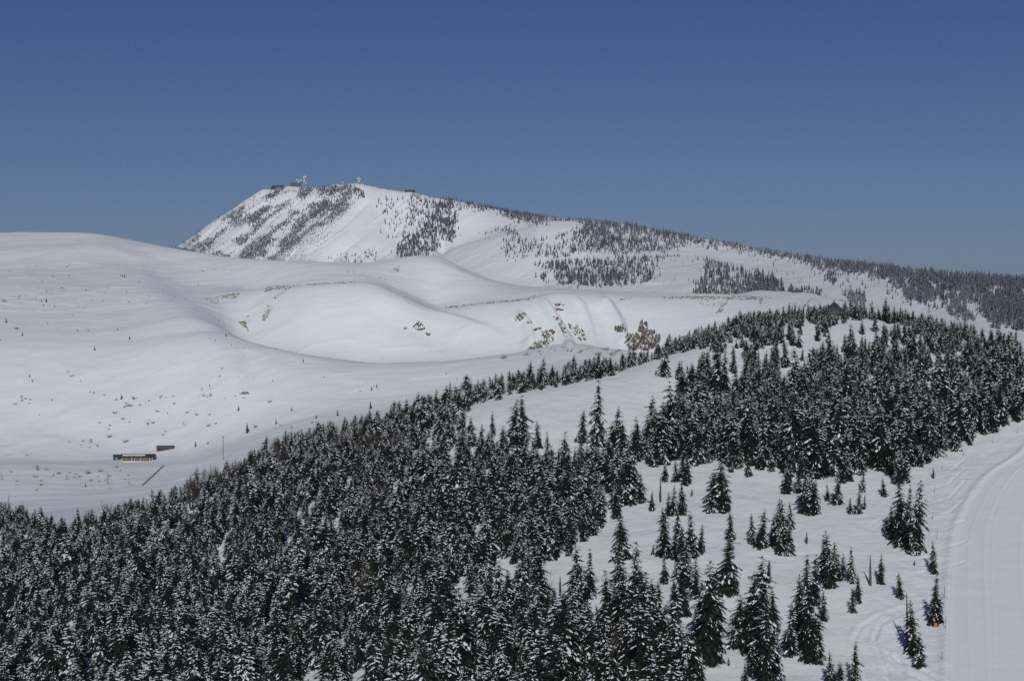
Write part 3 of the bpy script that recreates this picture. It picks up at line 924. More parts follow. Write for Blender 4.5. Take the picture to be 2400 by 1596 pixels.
# ---- the dense forest
open_B = [(1480, 1088), (1480, 1195), (1385, 1252), (1325, 1318), (1268, 1338), (1262, 1400), (1290, 1440), (1340, 1470), (1420, 1500), (1540, 1500), (1600, 1596), (1640, 1800), (2900, 1900), (2900, 900), (2400, 992), (2350, 1012), (2290, 1040),
          (2200, 1062), (2150, 1092), (2110, 1125), (2050, 1110), (1950, 1110), (1880, 1125), (1800, 1103), (1700, 1092), (1600, 1085)]
open_A = [(1075, 1010), (1130, 972), (1280, 932), (1400, 912), (1530, 872), (1600, 850), (1590, 870), (1550, 900), (1580, 960), (1590, 1005), (1480, 1068), (1330, 1112), (1200, 1095), (1100, 1062)]
gaps = [[(1570, 862), (1640, 845), (1660, 870), (1600, 960), (1560, 930)], [(1700, 850), (1750, 845), (1740, 930), (1690, 985), (1640, 985)],
        [(1760, 850), (1820, 840), (1830, 870), (1780, 890)], [(1835, 800), (1920, 785), (1905, 880), (1862, 925), (1825, 905)], [(1935, 800), (2000, 775), (2110, 757), (2110, 800), (2060, 835), (1990, 860), (2010, 905), (1960, 870)],
        [(150, 1470), (178, 1470), (180, 1590), (158, 1590)], [(200, 1560), (235, 1560), (235, 1610), (200, 1610)], [(470, 1560), (490, 1540), (500, 1600), (470, 1600)],
        [(560, 1185), (575, 1180), (580, 1205), (562, 1205)], [(1130, 1330), (1215, 1330), (1200, 1400), (1150, 1415)], [(710, 1440), (745, 1430), (740, 1470), (715, 1470)],
        [(2370, 770), (2480, 790), (2480, 870), (2390, 850)], [(2290, 800), (2350, 830), (2345, 880), (2300, 850)], [(2180, 860), (2215, 880), (2210, 910), (2185, 900)]]
forest = []
sp = 2.0
for iy in range(int(150 / sp), int(520 / sp)):
    for ix in range(int(-200 / sp), int(210 / sp)):
        x = (ix + .5 + rng.uniform(-.42, .42)) * sp
        y = (iy + .5 + rng.uniform(-.42, .42)) * sp
        px = x / y * F + 1200
        if px < -300 or px > 2700: continue
        cr = A_ / (-e_of(float(crest_py(np.array(px)))) + S_ + float(TT(np.array(x / y))))
        if y > cr * 1.035: continue
        q = A_ / y - S_ - float(TT(np.array(x / y)))
        py = 798 + q * F
        if py > 1840: continue
        if inside(open_B, px, py) or inside(open_A, px, py) or any(inside(g, px, py) for g in gaps): continue
        if len(taken) and np.min((taken[:, 0] - x) ** 2 + (taken[:, 1] - y) ** 2) < 1.2 ** 2: continue
        clump = float(fbm(np.array(x / 17.0), np.array(y / 22.0), 2, 5))
        keep = 0.93 + 0.5 * min(0, clump)
        if px > 1540 and py < 985 and px < 2040:
            keep = 0.95 if (clump > -0.25 or py < float(crest_py(np.array(px))) + 62) else 0.14
        if px > 2280 and py < 900: keep *= .75
        if px > 1650 and 905 < py < 1090: keep = .99
        if rng.rand() > keep: continue
        h = rng.uniform(2.6, 5.9) * (1 + .18 * clump)
        if rng.rand() < .10: h *= 1.30
        near_crest = np.clip((y / cr - .80) / .2, 0, 1)
        left = np.clip((1300 - px) / 900, 0, 1)
        h *= 1.08 - 0.52 * np.clip((y - 205) / 160, 0, 1)
        h *= 1 - .16 * near_crest
        if px > 1450 and py > 880: h *= 1.24
        z = ground(x, y)
        sn = float(fbm(np.array(x / 30.0), np.array(y / 40.0), 2, 6)) + .35 * left
        if sn > .35: var = rng.choice([3, 4, 5, 7, 9, 1])
        elif sn > .05: var = rng.choice([1, 3, 4, 9, 5, 8])
        else: var = rng.choice([0, 1, 2, 4, 8, 6, 9])
        forest.append((x, y, z, h, int(var), px, py, h / y * F))
n_ind = 300 - len(singles)
vis = [i for i, t in enumerate(forest) if t[6] - t[7] < 1560 and -20 < t[5] < 2420]
vis.sort(key=lambda i: forest[i][1])
ind = set(vis[:n_ind])
def wood_label(px, py):
    if px < 420: return ('snow-laden fir packed in the front of the dense forest at the lower left corner', 'forest firs in the lower left corner')
    if px < 900: return ('snow-laden fir packed in the dense forest front left of centre along the bottom edge', 'forest firs along the bottom left of centre')
    return ('snow-laden fir packed in the dense forest front at bottom centre near the open snow', 'forest firs at the bottom centre')
rest = []
for i, t in enumerate(forest):
    if i in ind:
        lab, grp = wood_label(t[5], t[6])
        conifer(t[0], t[1], t[2], t[3], t[4], lab, grp)
    else:
        rest.append((t[0], t[1], t[2] - .05, t[3] / 7.0, rng.uniform(0, 6.28), t[4]))
scatter('fir_forest', rest, [v[3] for v in VARS])
print('FOREST', len(singles), len(ind), len(rest))

# ---- the far woods on the mountain and on the plateau to the right
o2, o3, o4, o5, o1, o6, o7 = (400, 380), (900, 440), (1300, 500), (1800, 580), (0, 500), (0, 850), (500, 750)
far = []
def wood(poly, dens, h=(4, 6), start='H', which=(0, 1, 2), clump=9.0, thr=-.3, streak=False):
    xs, ys = [p[0] for p in poly], [p[1] for p in poly]
    area = (max(xs) - min(xs)) * (max(ys) - min(ys))
    for _ in range(int(area * dens * 0.72)):
        a, b = rng.uniform(min(xs), max(xs)), rng.uniform(min(ys), max(ys))
        if not inside(poly, a, b): continue
        if streak:
            bend = 9 * float(fbm(np.array(a / 60.0), np.array(b / 45.0), 2, 19))
            w_, l_ = 0.62 * a + 0.78 * b + bend, 0.78 * a - 0.62 * b
            if float(fbm(np.array(w_ / 10.0), np.array(l_ / 55.0), 3, 15)) < thr + .30 * float(vnoise(np.array(a / 24.0), np.array(b / 20.0), 23)): continue
        elif float(vnoise(np.array(a / clump * 1.3), np.array(b / clump * .8), 3)) < thr: continue
        a, b = a + rng.normal(0, 2.2), b + abs(rng.normal(0, 1.2))
        if rng.rand() < .34: a, b = a + rng.normal(0, 9), b + abs(rng.normal(0, 6))
        if a > 2735 or a < -100: continue
        x, y, z = land(a, b, start)
        s = rng.uniform(*h) * rng.choice([.55, .75, .9, 1.05]) / 5.0
        far.append((x, y, z - .1, s, rng.uniform(0, 6.28), int(rng.choice(which))))
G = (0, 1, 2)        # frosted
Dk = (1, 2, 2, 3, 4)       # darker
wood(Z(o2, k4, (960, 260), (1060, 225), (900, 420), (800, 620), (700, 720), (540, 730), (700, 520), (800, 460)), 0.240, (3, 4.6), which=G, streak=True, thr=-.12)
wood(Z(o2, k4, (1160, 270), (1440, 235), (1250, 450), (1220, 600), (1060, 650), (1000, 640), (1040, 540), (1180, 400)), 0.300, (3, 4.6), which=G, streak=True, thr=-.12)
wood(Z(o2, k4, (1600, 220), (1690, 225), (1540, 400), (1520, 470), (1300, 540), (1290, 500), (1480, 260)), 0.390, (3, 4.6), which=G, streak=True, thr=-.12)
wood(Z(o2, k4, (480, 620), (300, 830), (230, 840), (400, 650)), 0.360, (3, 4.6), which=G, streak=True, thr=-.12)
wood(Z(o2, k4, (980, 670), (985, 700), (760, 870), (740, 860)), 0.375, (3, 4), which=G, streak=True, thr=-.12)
FACE = [(405, 588), (500, 525), (580, 472), (640, 446), (745, 446), (800, 438), (838, 442), (815, 490), (760, 530), (690, 575), (640, 608), (500, 600)]
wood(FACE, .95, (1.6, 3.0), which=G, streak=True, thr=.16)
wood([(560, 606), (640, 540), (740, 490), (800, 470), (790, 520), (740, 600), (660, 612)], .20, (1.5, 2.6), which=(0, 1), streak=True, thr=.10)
wood(Z(o2, k4, (520, 430), (640, 380), (300, 650), (60, 800), (100, 740)), .05, (3, 5), which=Dk)
wood(Z(o2, k4, (700, 330), (960, 240), (720, 480), (420, 640), (500, 500)), .03, (3, 5), which=G)
wood(Z(o2, k4, (1690, 240), (1760, 250), (1790, 300), (1735, 320), (1700, 290)), .22, (4, 6), which=Dk, thr=-.7)
wood(Z(o2, k4, (1180, 270), (1700, 225), (1700, 215), (1400, 225), (1180, 245)), .5, (3, 4), which=G, thr=-.7)
wood(Z(o2, k4, (1860, 320), (2150, 330), (2100, 700), (1930, 690)), .022, (4, 6), which=G)
wood(Z(o2, k4, (1450, 860), (1900, 780), (1900, 920), (1640, 930), (1450, 900)), .03, (3, 5), which=G)
wood(Z(o3, k4, (250, 50), (640, 100), (350, 330), (150, 480)), .085, (4, 6), which=G)
wood(Z(o3, k4, (560, 110), (720, 150), (640, 350), (660, 440), (430, 610), (110, 640), (130, 520), (350, 330), (420, 220)), .24, (4, 6.5), which=Dk)
wood(Z(o3, k4, (640, 95), (880, 140), (1100, 175), (1580, 268), (1400, 335), (1200, 300), (1000, 200), (760, 180)), .22, (4, 6), which=Dk)
wood(Z(o3, k4, (900, 420), (1180, 330), (1180, 350), (920, 440)), .2, (3, 4), which=G, start='MB')
wood(Z(o3, k4, (1060, 380), (1210, 380), (1260, 480), (1200, 490)), .2, (4, 5), which=G, start='MB')
wood(Z(o3, k4, (1090, 480), (1500, 470), (1800, 560), (1700, 640), (1300, 640), (1120, 650)), .06, (4.5, 6.5), which=Dk, start='MB')
wood(Z(o3, k4, (1580, 440), (1900, 330), (2352, 320), (2352, 610), (1700, 590)), .11, (4, 6), which=Dk, start='MB')
wood(Z(o3, k4, (1380, 700), (1700, 670), (1720, 770), (1500, 760)), .14, (4.5, 6.5), which=Dk, start='H2')
wood(Z(o3, k4, (1430, 790), (1480, 790), (1480, 850), (1430, 850)), .12, (5, 7), which=Dk, start='H2')
# skyline strip and the fields of the right half
sky_top = lambda px: float(np.interp(px, PX, M_py))
strip = [(p, sky_top(p) - 1) for p in range(1180, 2460, 40)] + [(p, sky_top(p) + (7 if p < 1500 else 9 if p < 1900 else 17)) for p in range(2440, 1160, -40)]
wood(strip, .30, (3.0, 5.4), which=(0, 1, 1, 2, 3), start='P', thr=-.45)
wood(Z(o4, k4, (250, 70), (800, 120), (1240, 190), (1180, 320), (850, 350), (300, 270)), .16, (4, 6), which=Dk, start='MB')
wood(Z(o4, k4, (0, 440), (620, 405), (960, 420), (900, 620), (600, 660), (90, 650), (0, 600)), .115, (4.5, 7), which=Dk, start='H2', thr=-.35)
wood(Z(o4, k4, (90, 590), (600, 560), (600, 660), (90, 660)), .09, (4.5, 7), which=Dk, start='H2')
wood(Z(o4, k4, (1370, 410), (1680, 500), (2000, 560), (2120, 690), (2050, 770), (1760, 755), (1370, 755), (1240, 745), (1380, 560)), .13, (4.5, 7), which=Dk, start='H2', thr=-.25)
wood(Z(o4, k4, (1750, 560), (2060, 640), (2050, 770), (1780, 750)), .16, (4.5, 7), which=Dk, start='H2', thr=-.5)
wood(Z(o4, k4, (2150, 690), (2320, 740), (2320, 800), (2150, 790)), .12, (4.5, 7), which=Dk, start='H2')
wood(Z(o4, k4, (1250, 270), (1440, 215), (1440, 300)), .16, (4, 6), which=Dk, start='MB')
wood(Z(o4, k4, (1470, 315), (1590, 330), (1590, 355), (1470, 345)), .18, (4, 6), which=G, start='MB')
wood(Z(o4, k4, (800, 395), (1150, 385), (1150, 400), (820, 420)), .25, (3, 4.5), which=Dk, start='MB')
wood(Z(o5, k4, (300, 70), (740, 130), (1200, 160), (1050, 300), (850, 230), (640, 240), (600, 330), (560, 300), (450, 190)), .17, (4, 6), which=Dk, start='MB')
wood(Z(o5, k4, (1100, 180), (2352, 290), (2352, 560), (2000, 560), (1960, 420), (1750, 400), (1640, 560), (1560, 440), (1470, 540), (1370, 480), (1240, 380), (1090, 320)), .20, (4, 6), which=Dk, start='H2', thr=-.45)
wood(Z(o5, k4, (1650, 560), (1700, 420), (1880, 440), (1800, 560), (1900, 640), (1880, 690), (1650, 600)), .16, (4, 6), which=G, start='H', thr=-.4)
wood(Z(o5, k4, (1960, 480), (2352, 480), (2352, 760), (2150, 740), (2000, 640)), .20, (4, 6), which=Dk, start='V1', thr=-.35)
wood(Z(o5, k4, (730, 370), (890, 450), (880, 560), (730, 520)), .15, (4, 6), which=G, start='V1')
wood(Z(o5, k4, (180, 350), (520, 400), (520, 465), (180, 470)), .10, (4, 6), which=Dk, start='H')
wood(Z(o5, k4, (1240, 360), (1330, 380), (1320, 480), (1280, 480)), .25, (4, 6), which=G, start='H')
wood(Z(o4, k4, (960, 200), (2352, 380), (2352, 800), (1240, 740), (1000, 600)), .005, (3, 5), which=Dk, start='H2', thr=-.2)
wood(Z(o5, k4, (100, 60), (2352, 290), (2352, 760), (1700, 600), (1100, 480), (700, 400)), .010, (3, 5.5), which=Dk, start='H', thr=-.2)
wood(Z(o5, k4, (1700, 250), (2352, 290), (2352, 760), (2050, 640), (1800, 420)), .12, (3, 5), which=Dk, start='V1', thr=-.3)
wood([(2400, 662), (2740, 696), (2740, 830), (2400, 785)], .20, (3, 5.5), which=Dk, start='H', thr=-.4)
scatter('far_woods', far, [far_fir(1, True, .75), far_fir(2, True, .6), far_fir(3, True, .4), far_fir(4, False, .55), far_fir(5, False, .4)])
print('FAR', len(far))

# ------------------------------------------------------------------ bare trees, dead trunks, shrubs
def twig_mesh(name, seed, H, spread, n, mat, rad=.03, fork=3):
    r = random.Random(seed)
    m = MB()
    for i in range(n):
        ph = r.random() * 6.28
        q = spread * r.random() ** .6
        o = Vector((math.cos(ph), math.sin(ph), 0))
        b = Vector((o.x * spread * .12, o.y * spread * .12, -.2))
        t = b + o * q + Vector((0, 0, H * r.uniform(.55, 1.0)))
        mid = b.lerp(t, .5) + o * q * .12
        m.tube(b, mid, rad, rad * .7, 3)
        m.tube(mid, t, rad * .7, rad * .25, 3)
        for k in range(fork):
            f = r.uniform(.3, .9)
            c = b.lerp(mid, f * 2) if f < .5 else mid.lerp(t, f * 2 - 1)
            d = (o * r.uniform(-.3, 1) + Vector((r.uniform(-.7, .7), r.uniform(-.7, .7), r.uniform(.5, 1.1)))).normalized()
            m.tube(c, c + d * H * r.uniform(.10, .26), rad * .5, rad * .15, 3)
    return m.mesh(name, mat)
birch_me = [twig_mesh('birch_thicket', 40 + i, 4.2, 1.5, 26, M_birch, .035, 5) for i in range(4)]
shrub_me = [twig_mesh('bare_shrub', 60 + i, 1.6, 1.5, 22, M_larch, .05, 2) for i in range(4)]

def larch_mesh(seed, H=5.0):
    r = random.Random(seed)
    m = MB()
    m.tube((0, 0, -.4), (0.05, 0, H), .09, .015, 5)
    for i in range(46):
        z = H * (.08 + .86 * i / 46)
        ph = r.random() * 6.28
        L = (1 - z / H) * H * .25 * r.uniform(.6, 1.1) + .12
        o = Vector((math.cos(ph), math.sin(ph), 0))
        a = Vector((.05 * z / H, 0, z))
        b = a + o * L + Vector((0, 0, L * r.uniform(-.15, .25)))
        m.tube(a, b, .030, .010, 3)
        for k in range(3):
            c = a.lerp(b, r.uniform(.3, .95))
            d = (o + Vector((r.uniform(-1, 1), r.uniform(-1, 1), r.uniform(-.2, .6)))).normalized()
            m.tube(c, c + d * L * .35, .014, .006, 3)
    return m.mesh('bare_larch', M_larch)

for i, (px, py, hp, lab) in enumerate([
        (20, 1215, 58, 'bare larch standing on the snow hump at the left edge of the picture'),
        (103, 1236, 46, 'thin bare larch poking over the forest crest near the left edge'),
        (-4, 1212, 44, 'bare larch cut off by the left edge of the picture')]):
    x, y, z = land(px, py, 0, 'crest')
    o = link('bare_larch', larch_mesh(80 + i), None)
    o.location = (x, y, z); s = hp * y / F / 5.0
    o.scale = (s, s, s); o.rotation_euler = (0, 0, i * 1.3)
    tag(o, lab, 'tree')
lm = [larch_mesh(90), larch_mesh(91)]
for (a, b, hz, lab) in [(990, 1115, 105, 'largest bare larch on the snow below the long house'), (1185, 1120, 60, 'leaning bare larch between the forest edge and the stone wall'),
                        (1680, 570, 45, 'left twin of the two thin larches right of the brown shed, higher up'), (1700, 585, 35, 'right twin of the two thin larches right of the brown shed, higher up'),
                        (10, 1050, 60, 'bare larch at the left edge just below the road bank')]:
    x, y, z = land(o6[0] + a / k4, o6[1] + b / k4, 'dip')
    o = link('bare_larch', lm[len(lab) % 2]); o.location = (x, y, z)
    s = hz / k4 * y / F / 5.0
    o.scale = (s * 1.3, s * 1.3, s)
    tag(o, lab, 'tree')

# reddish birch thickets among the firs
birch_spots = [(800, 1075), (830, 1090), (860, 1080), (785, 1100), (770, 1120), (870, 1065), (920, 1060), (640, 1095), (665, 1105), (560, 1135), (545, 1150), (600, 1120), (505, 1150), (520, 1165),
               (450, 1195), (465, 1185), (330, 1240), (345, 1255), (300, 1225), (255, 1235), (100, 1275), (85, 1290), (30, 1300), (210, 1260), (1905, 960), (1930, 965), (1955, 970), (1980, 965), (1890, 945),
               (1940, 985), (2000, 975), (1860, 985), (1270, 1445), (1262, 1475), (1475, 1510), (1495, 1500), (1245, 1395), (1465, 1560), (1470, 1590), (850, 1420), (875, 1410), (700, 1530), (930, 1590), (1015, 1590), (560, 1330), (310, 1320), (900, 1200), (1060, 1270), (940, 1085)]
for i, (px, py) in enumerate(birch_spots):
    x, y, z = land(px, py, 0, 'crest')
    o = link('birch_thicket', birch_me[i % 4])
    o.location = (x, y, z)
    s = random.uniform(.85, 1.15)
    o.scale = (s, s, s * random.uniform(1.0, 1.35)); o.rotation_euler = (0, 0, random.random() * 6.28)
    if px > 1800: lab, g = 'bare reddish-brown birch thicket inside the dense dark band at right', 'birches in the dense right band'
    elif px > 1200: lab, g = 'bare brown birch thicket at the lower edge of the wood beside the open snow', 'birches beside the open snow'
    elif py < 1200 and px > 700: lab, g = 'bare reddish-brown birch thicket below the crest left of the snow strip', 'birches below the middle crest'
    elif py < 1330: lab, g = 'bare reddish-brown birch thicket along the upper left edge of the wood', 'birches along the upper left edge'
    else: lab, g = 'bare brown birch thicket deep in the lower left wood', 'birches deep in the lower left wood'
    tag(o, lab, 'birch thicket', g)

def dead_trunk(px, py, hp, lab, stubs=5, lean=(0, 0)):
    x, y, z = land(px, py, 0, 'crest')
    h = hp * y / F
    r = random.Random(px)
    m = MB()
    m.tube((0, 0, -.5), (lean[0] * .5, 0, h * .5), .15, .11, 6)
    m.tube((lean[0] * .5, 0, h * .5), (lean[0], 0, h), .11, .03, 6)
    t = m.build('dead_trunk', M_dead)
    t.location = (x, y, z)
    tag(t, lab, 'dead trunk')
    for i in range(stubs):
        f = r.uniform(.45, .97); ph = r.random() * 6.28
        s = MB()
        a = Vector((lean[0] * f, 0, h * f))
        s.tube(a, a + Vector((math.cos(ph), math.sin(ph), r.uniform(-.2, .4))) * r.uniform(.25, .6), .03, .01, 4)
        s.build('branch_stub', M_dead, t)
dead_trunk(r3[0] + 442 / k4, r3[1] + 785 / k4, 185 / k4, 'short broken dead trunk standing alone at the left of the open snow')
dead_trunk(r4[0] + 940 / k4, r4[1] + 690 / k4, 280 / k4, 'tall bare pole-like dead trunk left of the neat cone-shaped fir', 4)
dead_trunk(r1[0] + 580 / k4, r1[1] + 1475 / k4, 235 / k4, 'grey dead trunk on the open snow just below the dense band', 6)
dead_trunk(r4[0] + 1285 / k4, r4[1] + 1300 / k4, 540 / k4, 'bare topped dead trunk rising out of the large dark fir above the tracks', 5, (-.12, 0))
dead_trunk(r3[0] + 1768 / k4, r3[1] + 382 / k4, 70 / k4, 'thin stump right of the tall clump in mid slope', 1)

# marker poles along the run
for (o_, a, b, hz, lab) in [(r2, 2292, 455, 62, 'thin snow pole at the far right below the forest edge'), (r2, 2065, 545, 70, 'thin snow pole below the last firs of the band'),
                            (r2, 1795, 660, 50, 'thin snow pole in the middle of the upper bank'), (r2, 1600, 780, 55, 'thin snow pole up the bank from the spindly sapling'),
                            (r2, 1530, 1000, 72, 'thin snow pole below the spindly sapling'), (r2, 1512, 1245, 70, 'thin snow pole right of the tall clump by the run'),
                            (r4, 1552, 260, 90, 'thin snow pole just above the lone symmetrical fir'), (r4, 1620, 800, 105, 'thin snow pole between run and the fir with the orange pad'),
                            (r4, 1630, 1085, 115, 'thin snow pole right of the orange pad'), (r4, 1598, 1370, 70, 'lowest thin snow pole on the run edge')]:
    x, y, z = land(o_[0] + a / k4, o_[1] + b / k4, 0, 'crest')
    m = MB()
    h = hz / k4 * y / F
    m.tube((0, 0, -.4), (.04, 0, h), .022, .018, 5)
    o = m.build('snow_pole', M_birch)
    o.location = (x, y, z)
    tag(o, lab, 'snow pole', 'snow poles along the ski run')
x, y, z = land(r4[0] + 1540 / k4, r4[1] + 1066 / k4, 0, 'crest')
m = MB()
for i in range(7):                                 # padding wrapped half way round the stem
    t0, t1 = -math.pi * (.1 + .8 * i / 7), -math.pi * (.1 + .8 * (i + 1) / 7)
    for (zz0, zz1) in ((-.1, .17), (.18, .40)):
        c = lambda t, r_, q: (r_ * math.cos(t), r_ * math.sin(t), q)
        m.add([c(t0, .13, zz0), c(t1, .13, zz0), c(t1, .13, zz1), c(t0, .13, zz1), c(t0, .18, zz0), c(t1, .18, zz0), c(t1, .18, zz1), c(t0, .18, zz1)],
              [(0, 1, 2, 3), (4, 7, 6, 5), (0, 4, 5, 1), (3, 2, 6, 7), (0, 3, 7, 4), (1, 5, 6, 2)])
o = m.build('trunk_pad', M_orange)
o.location = (x, y, z)
tag(o, 'small orange pad wrapped round the foot of a tall fir by the run', 'trunk pad')

# ------------------------------------------------------------------ small pines and shrubs on the snowfield
pine_me = [far_fir(20, False, .25), far_fir(21, False, .10), far_fir(22, True, .15)]
PINES = [(o1, t) for t in [(55, 1005, 45), (205, 1125, 40), (435, 1020, 25), (670, 940, 18), (710, 1085, 30), (810, 1085, 25), (1080, 1075, 30), (1190, 1160, 40), (868, 1260, 45), (1160, 730, 25),
         (270, 1505, 35), (295, 1548, 35), (1975, 1175, 25), (2075, 1130, 35), (2237, 1245, 20), (1125, 585, 30), (1145, 590, 35), (1105, 580, 22), (790, 715, 25), (425, 815, 45), (380, 815, 30),
         (400, 850, 25), (500, 865, 25), (470, 735, 20), (425, 730, 25), (180, 770, 25), (170, 790, 20), (330, 785, 18), (120, 765, 16), (640, 475, 18), (635, 580, 22), (485, 590, 18), (1820, 665, 22),
         (1280, 640, 20), (850, 800, 15), (485, 920, 14), (5, 1170, 25), (190, 825, 18), (2125, 1215, 18), (2245, 1320, 16)]]
PINES += [(o6, t) for t in [(480, 350, 25), (830, 275, 25), (862, 285, 32), (1115, 335, 52), (1925, 215, 30), (2190, 440, 52), (2270, 645, 92), (1795, 770, 56), (1910, 750, 36), (1540, 470, 22),
         (785, 1140, 42), (492, 1040, 30), (615, 1050, 28), (740, 175, 20)]]
PINES += [(o7, t) for t in [(15, 195, 25), (115, 150, 32), (575, 955, 52), (720, 835, 42), (945, 905, 42), (945, 940, 24), (1140, 880, 62), (1445, 815, 72), (1500, 620, 40), (1455, 645, 42), (825, 385, 36),
         (545, 565, 22), (2175, 615, 52), (1800, 590, 14), (1770, 695, 18), (2140, 500, 22), (2240, 550, 20), (235, 525, 14), (370, 540, 16), (770, 295, 14)]]
SHRUBS = [(o1, t) for t in [(150, 1065, 32), (30, 815, 30), (570, 690, 18), (2275, 950, 18), (1705, 795, 14), (1185, 820, 16), (2010, 990, 16)]]
SHRUBS += [(o6, t) for t in [(1175, 400, 32), (960, 300, 18), (800, 1020, 46), (1155, 730, 34), (1005, 685, 36), (1920, 585, 32), (1060, 465, 28), (1130, 520, 26), (1235, 335, 34), (1720, 460, 26), (1805, 480, 26),
          (1010, 580, 20), (1000, 615, 18), (915, 555, 20), (660, 130, 28), (735, 1050, 26), (340, 960, 22), (100, 1005, 20), (1505, 665, 20), (250, 855, 16), (920, 1000, 30), (1190, 550, 18), (625, 85, 20),
          (1475, 330, 16), (2015, 130, 22), (2250, 280, 28), (1450, 450, 24), (1925, 480, 22), (1980, 560, 20)]]
SHRUBS += [(o7, t) for t in [(390, 985, 32), (290, 680, 28), (520, 755, 28), (620, 970, 20), (80, 450, 18), (575, 272, 14), (1015, 530, 14), (720, 990, 22), (905, 945, 22), (1350, 655, 14)]]
_r = random.Random(5)
_c = [(_r.uniform(40, 620), _r.uniform(910, 1050)) for _ in range(13)]
for i in range(70):
    c_ = _r.choice(_c)
    px, py = c_[0] + _r.gauss(0, 17), c_[1] + _r.gauss(0, 7)
    if py > 1150 - .25 * px - 40: continue
    SHRUBS.append(((0, 0), (px * k4, py * k4, _r.uniform(9, 26))))
for i in range(26):
    SHRUBS.append(((0, 0), (_r.uniform(0, 330) * k4, _r.uniform(1092, 1150) * k4, _r.uniform(10, 30))))
for i in range(40):
    SHRUBS.append(((0, 0), (_r.uniform(0, 420) * k4, _r.uniform(620, 735) * k4, _r.uniform(6, 13))))
def where(px, py):
    if py < 668: return 'high on the left hill near its skyline'
    if py < 735 and px < 260: return 'among the drifts of the hummocky left hillside'
    if py < 830 and px < 420: return 'on the smooth left slope under the hummocks'
    if py > 1092 and px < 420: return 'on the snow below the long house'
    if px < 420 and py < 965: return 'on the lower left slope well above the long house'
    if px < 560 and py < 1060: return 'on the flat just above the long house'
    if px < 660 and py < 900: return 'in the hollow left of the big bowl'
    if px < 800: return 'on the snow beyond the forest edge left of centre'
    return 'on the open snow between the big bowl and the forest crest'
def size_word(hm):
    return 'tiny' if hm < 2.0 else ('small' if hm < 3.6 else 'taller')
for (lst, meshes, nm, cat, base_h, adj) in ((PINES, pine_me, 'small_pine', 'small pine', 5.0, 'dark pine'), (SHRUBS, shrub_me, 'bare_shrub', 'shrub', 1.6, 'twiggy bare shrub')):
    for i, (o_, (a, b, hz)) in enumerate(lst):
        px, py = o_[0] + a / k4, o_[1] + b / k4
        x, y, z = land(px, py, 'dip')
        h = hz / k4 * y / F
        o = link(nm, meshes[i % len(meshes)])
        o.location = (x, y, z - .05)
        s = h / base_h
        o.scale = (s * 1.25, s * 1.25, s) if nm == 'small_pine' else (s * 1.1, s * 1.1, s)
        o.rotation_euler = (0, 0, random.random() * 6.28)
        w = where(px, py)
        tag(o, f'{size_word(h)} {adj} {w}', cat, f'{size_word(h)} {cat}s {w}')

# ------------------------------------------------------------------ rock outcrops
def outcrop(label, polys, n, size=(.5, 1.4), start='B', rise=1.0):
    """a broken rock face: a ragged sheet that follows the land and pushes out of the snow in lumps"""
    xs = [p[0] for poly in polys for p in poly]; ys = [p[1] for poly in polys for p in poly]
    x0, x1, y0, y1 = min(xs) - 4, max(xs) + 4, min(ys) - 3, max(ys) + 4
    nx, ny = int((x1 - x0) / .8) + 2, int((y1 - y0) / .8) + 2
    A, B_ = np.meshgrid(np.linspace(x0, x1, nx), np.linspace(y0, y1, ny))
    mask = np.array([[any(inside(p, a, b) for p in polys) for a in A[0]] for b in B_[:, 0]], float)
    for _ in range(3):
        q = np.pad(mask, 1, mode='edge')
        mask = (q[:-2, 1:-1] + q[2:, 1:-1] + q[1:-1, :-2] + q[1:-1, 2:] + 2 * mask) / 6
    sd = len(label)
    lump = fbm(A / 4.2, B_ / 5.0, 2, sd) + .55 * (1 - 2 * np.abs(fbm(A / 2.6 + B_ / 9, B_ / 3.4, 2, sd + 3))) - .15
    out = (1.9 * lump + .35) * mask * 1.5 * rise - 1.3 * (1 - mask)
    V = np.zeros((ny, nx, 3))
    for i in range(ny):
        for j in range(nx):
            x, y, z = land(A[i, j], B_[i, j], start)
            V[i, j] = (x, y, z)
    m_ = V.reshape(-1, 3).mean(0)
    V = V - m_
    V[..., 1] -= out * .80
    V[..., 2] += out * .45
    # drop the cells that stay far under the snow, or span a jump in depth
    f = []
    for i in range(ny - 1):
        for j in range(nx - 1):
            if max(out[i, j], out[i + 1, j], out[i, j + 1], out[i + 1, j + 1]) > -.25 and np.ptp(V[i:i + 2, j:j + 2, 1]) < 12:
                a = i * nx + j
                f.append((a, a + nx, a + nx + 1, a + 1))
    o = link('rock_outcrop', mesh_np('rock_outcrop', V.reshape(-1, 3), np.array(f), M_rock))
    o.location = tuple(m_)
    return tag(o, label, 'rock outcrop')
outcrop('reddish rock outcrop alone in the big snow bowl', [Z(o3, k4, (255, 1290), (310, 1225), (380, 1270), (388, 1302), (320, 1312))], 46)
outcrop('tiny rocks just left of the reddish outcrop in the bowl', [Z(o3, k4, (180, 1285), (218, 1272), (218, 1305), (183, 1305))], 8, (.4, .9))
outcrop('ring of small rocks just right below the reddish outcrop in the bowl', [Z(o3, k4, (385, 1330), (428, 1322), (428, 1362), (382, 1358))], 12, (.4, .9))
outcrop('brown rocks on the left shoulder of the fluted snow nose', [Z(o3, k4, (1190, 1210), (1250, 1130), (1320, 1160), (1260, 1225), (1200, 1228)), Z(o3, k4, (1308, 1208), (1350, 1203), (1364, 1242), (1318, 1248))], 22)
outcrop('dark rocky foot at the left base of the fluted snow nose', [Z(o3, k4, (1305, 1495), (1370, 1420), (1450, 1400), (1450, 1320), (1575, 1305), (1560, 1400), (1480, 1465)), Z(o3, k4, (1375, 1300), (1440, 1285), (1450, 1300), (1380, 1318))], 80, (.5, 1.3), rise=1.3)
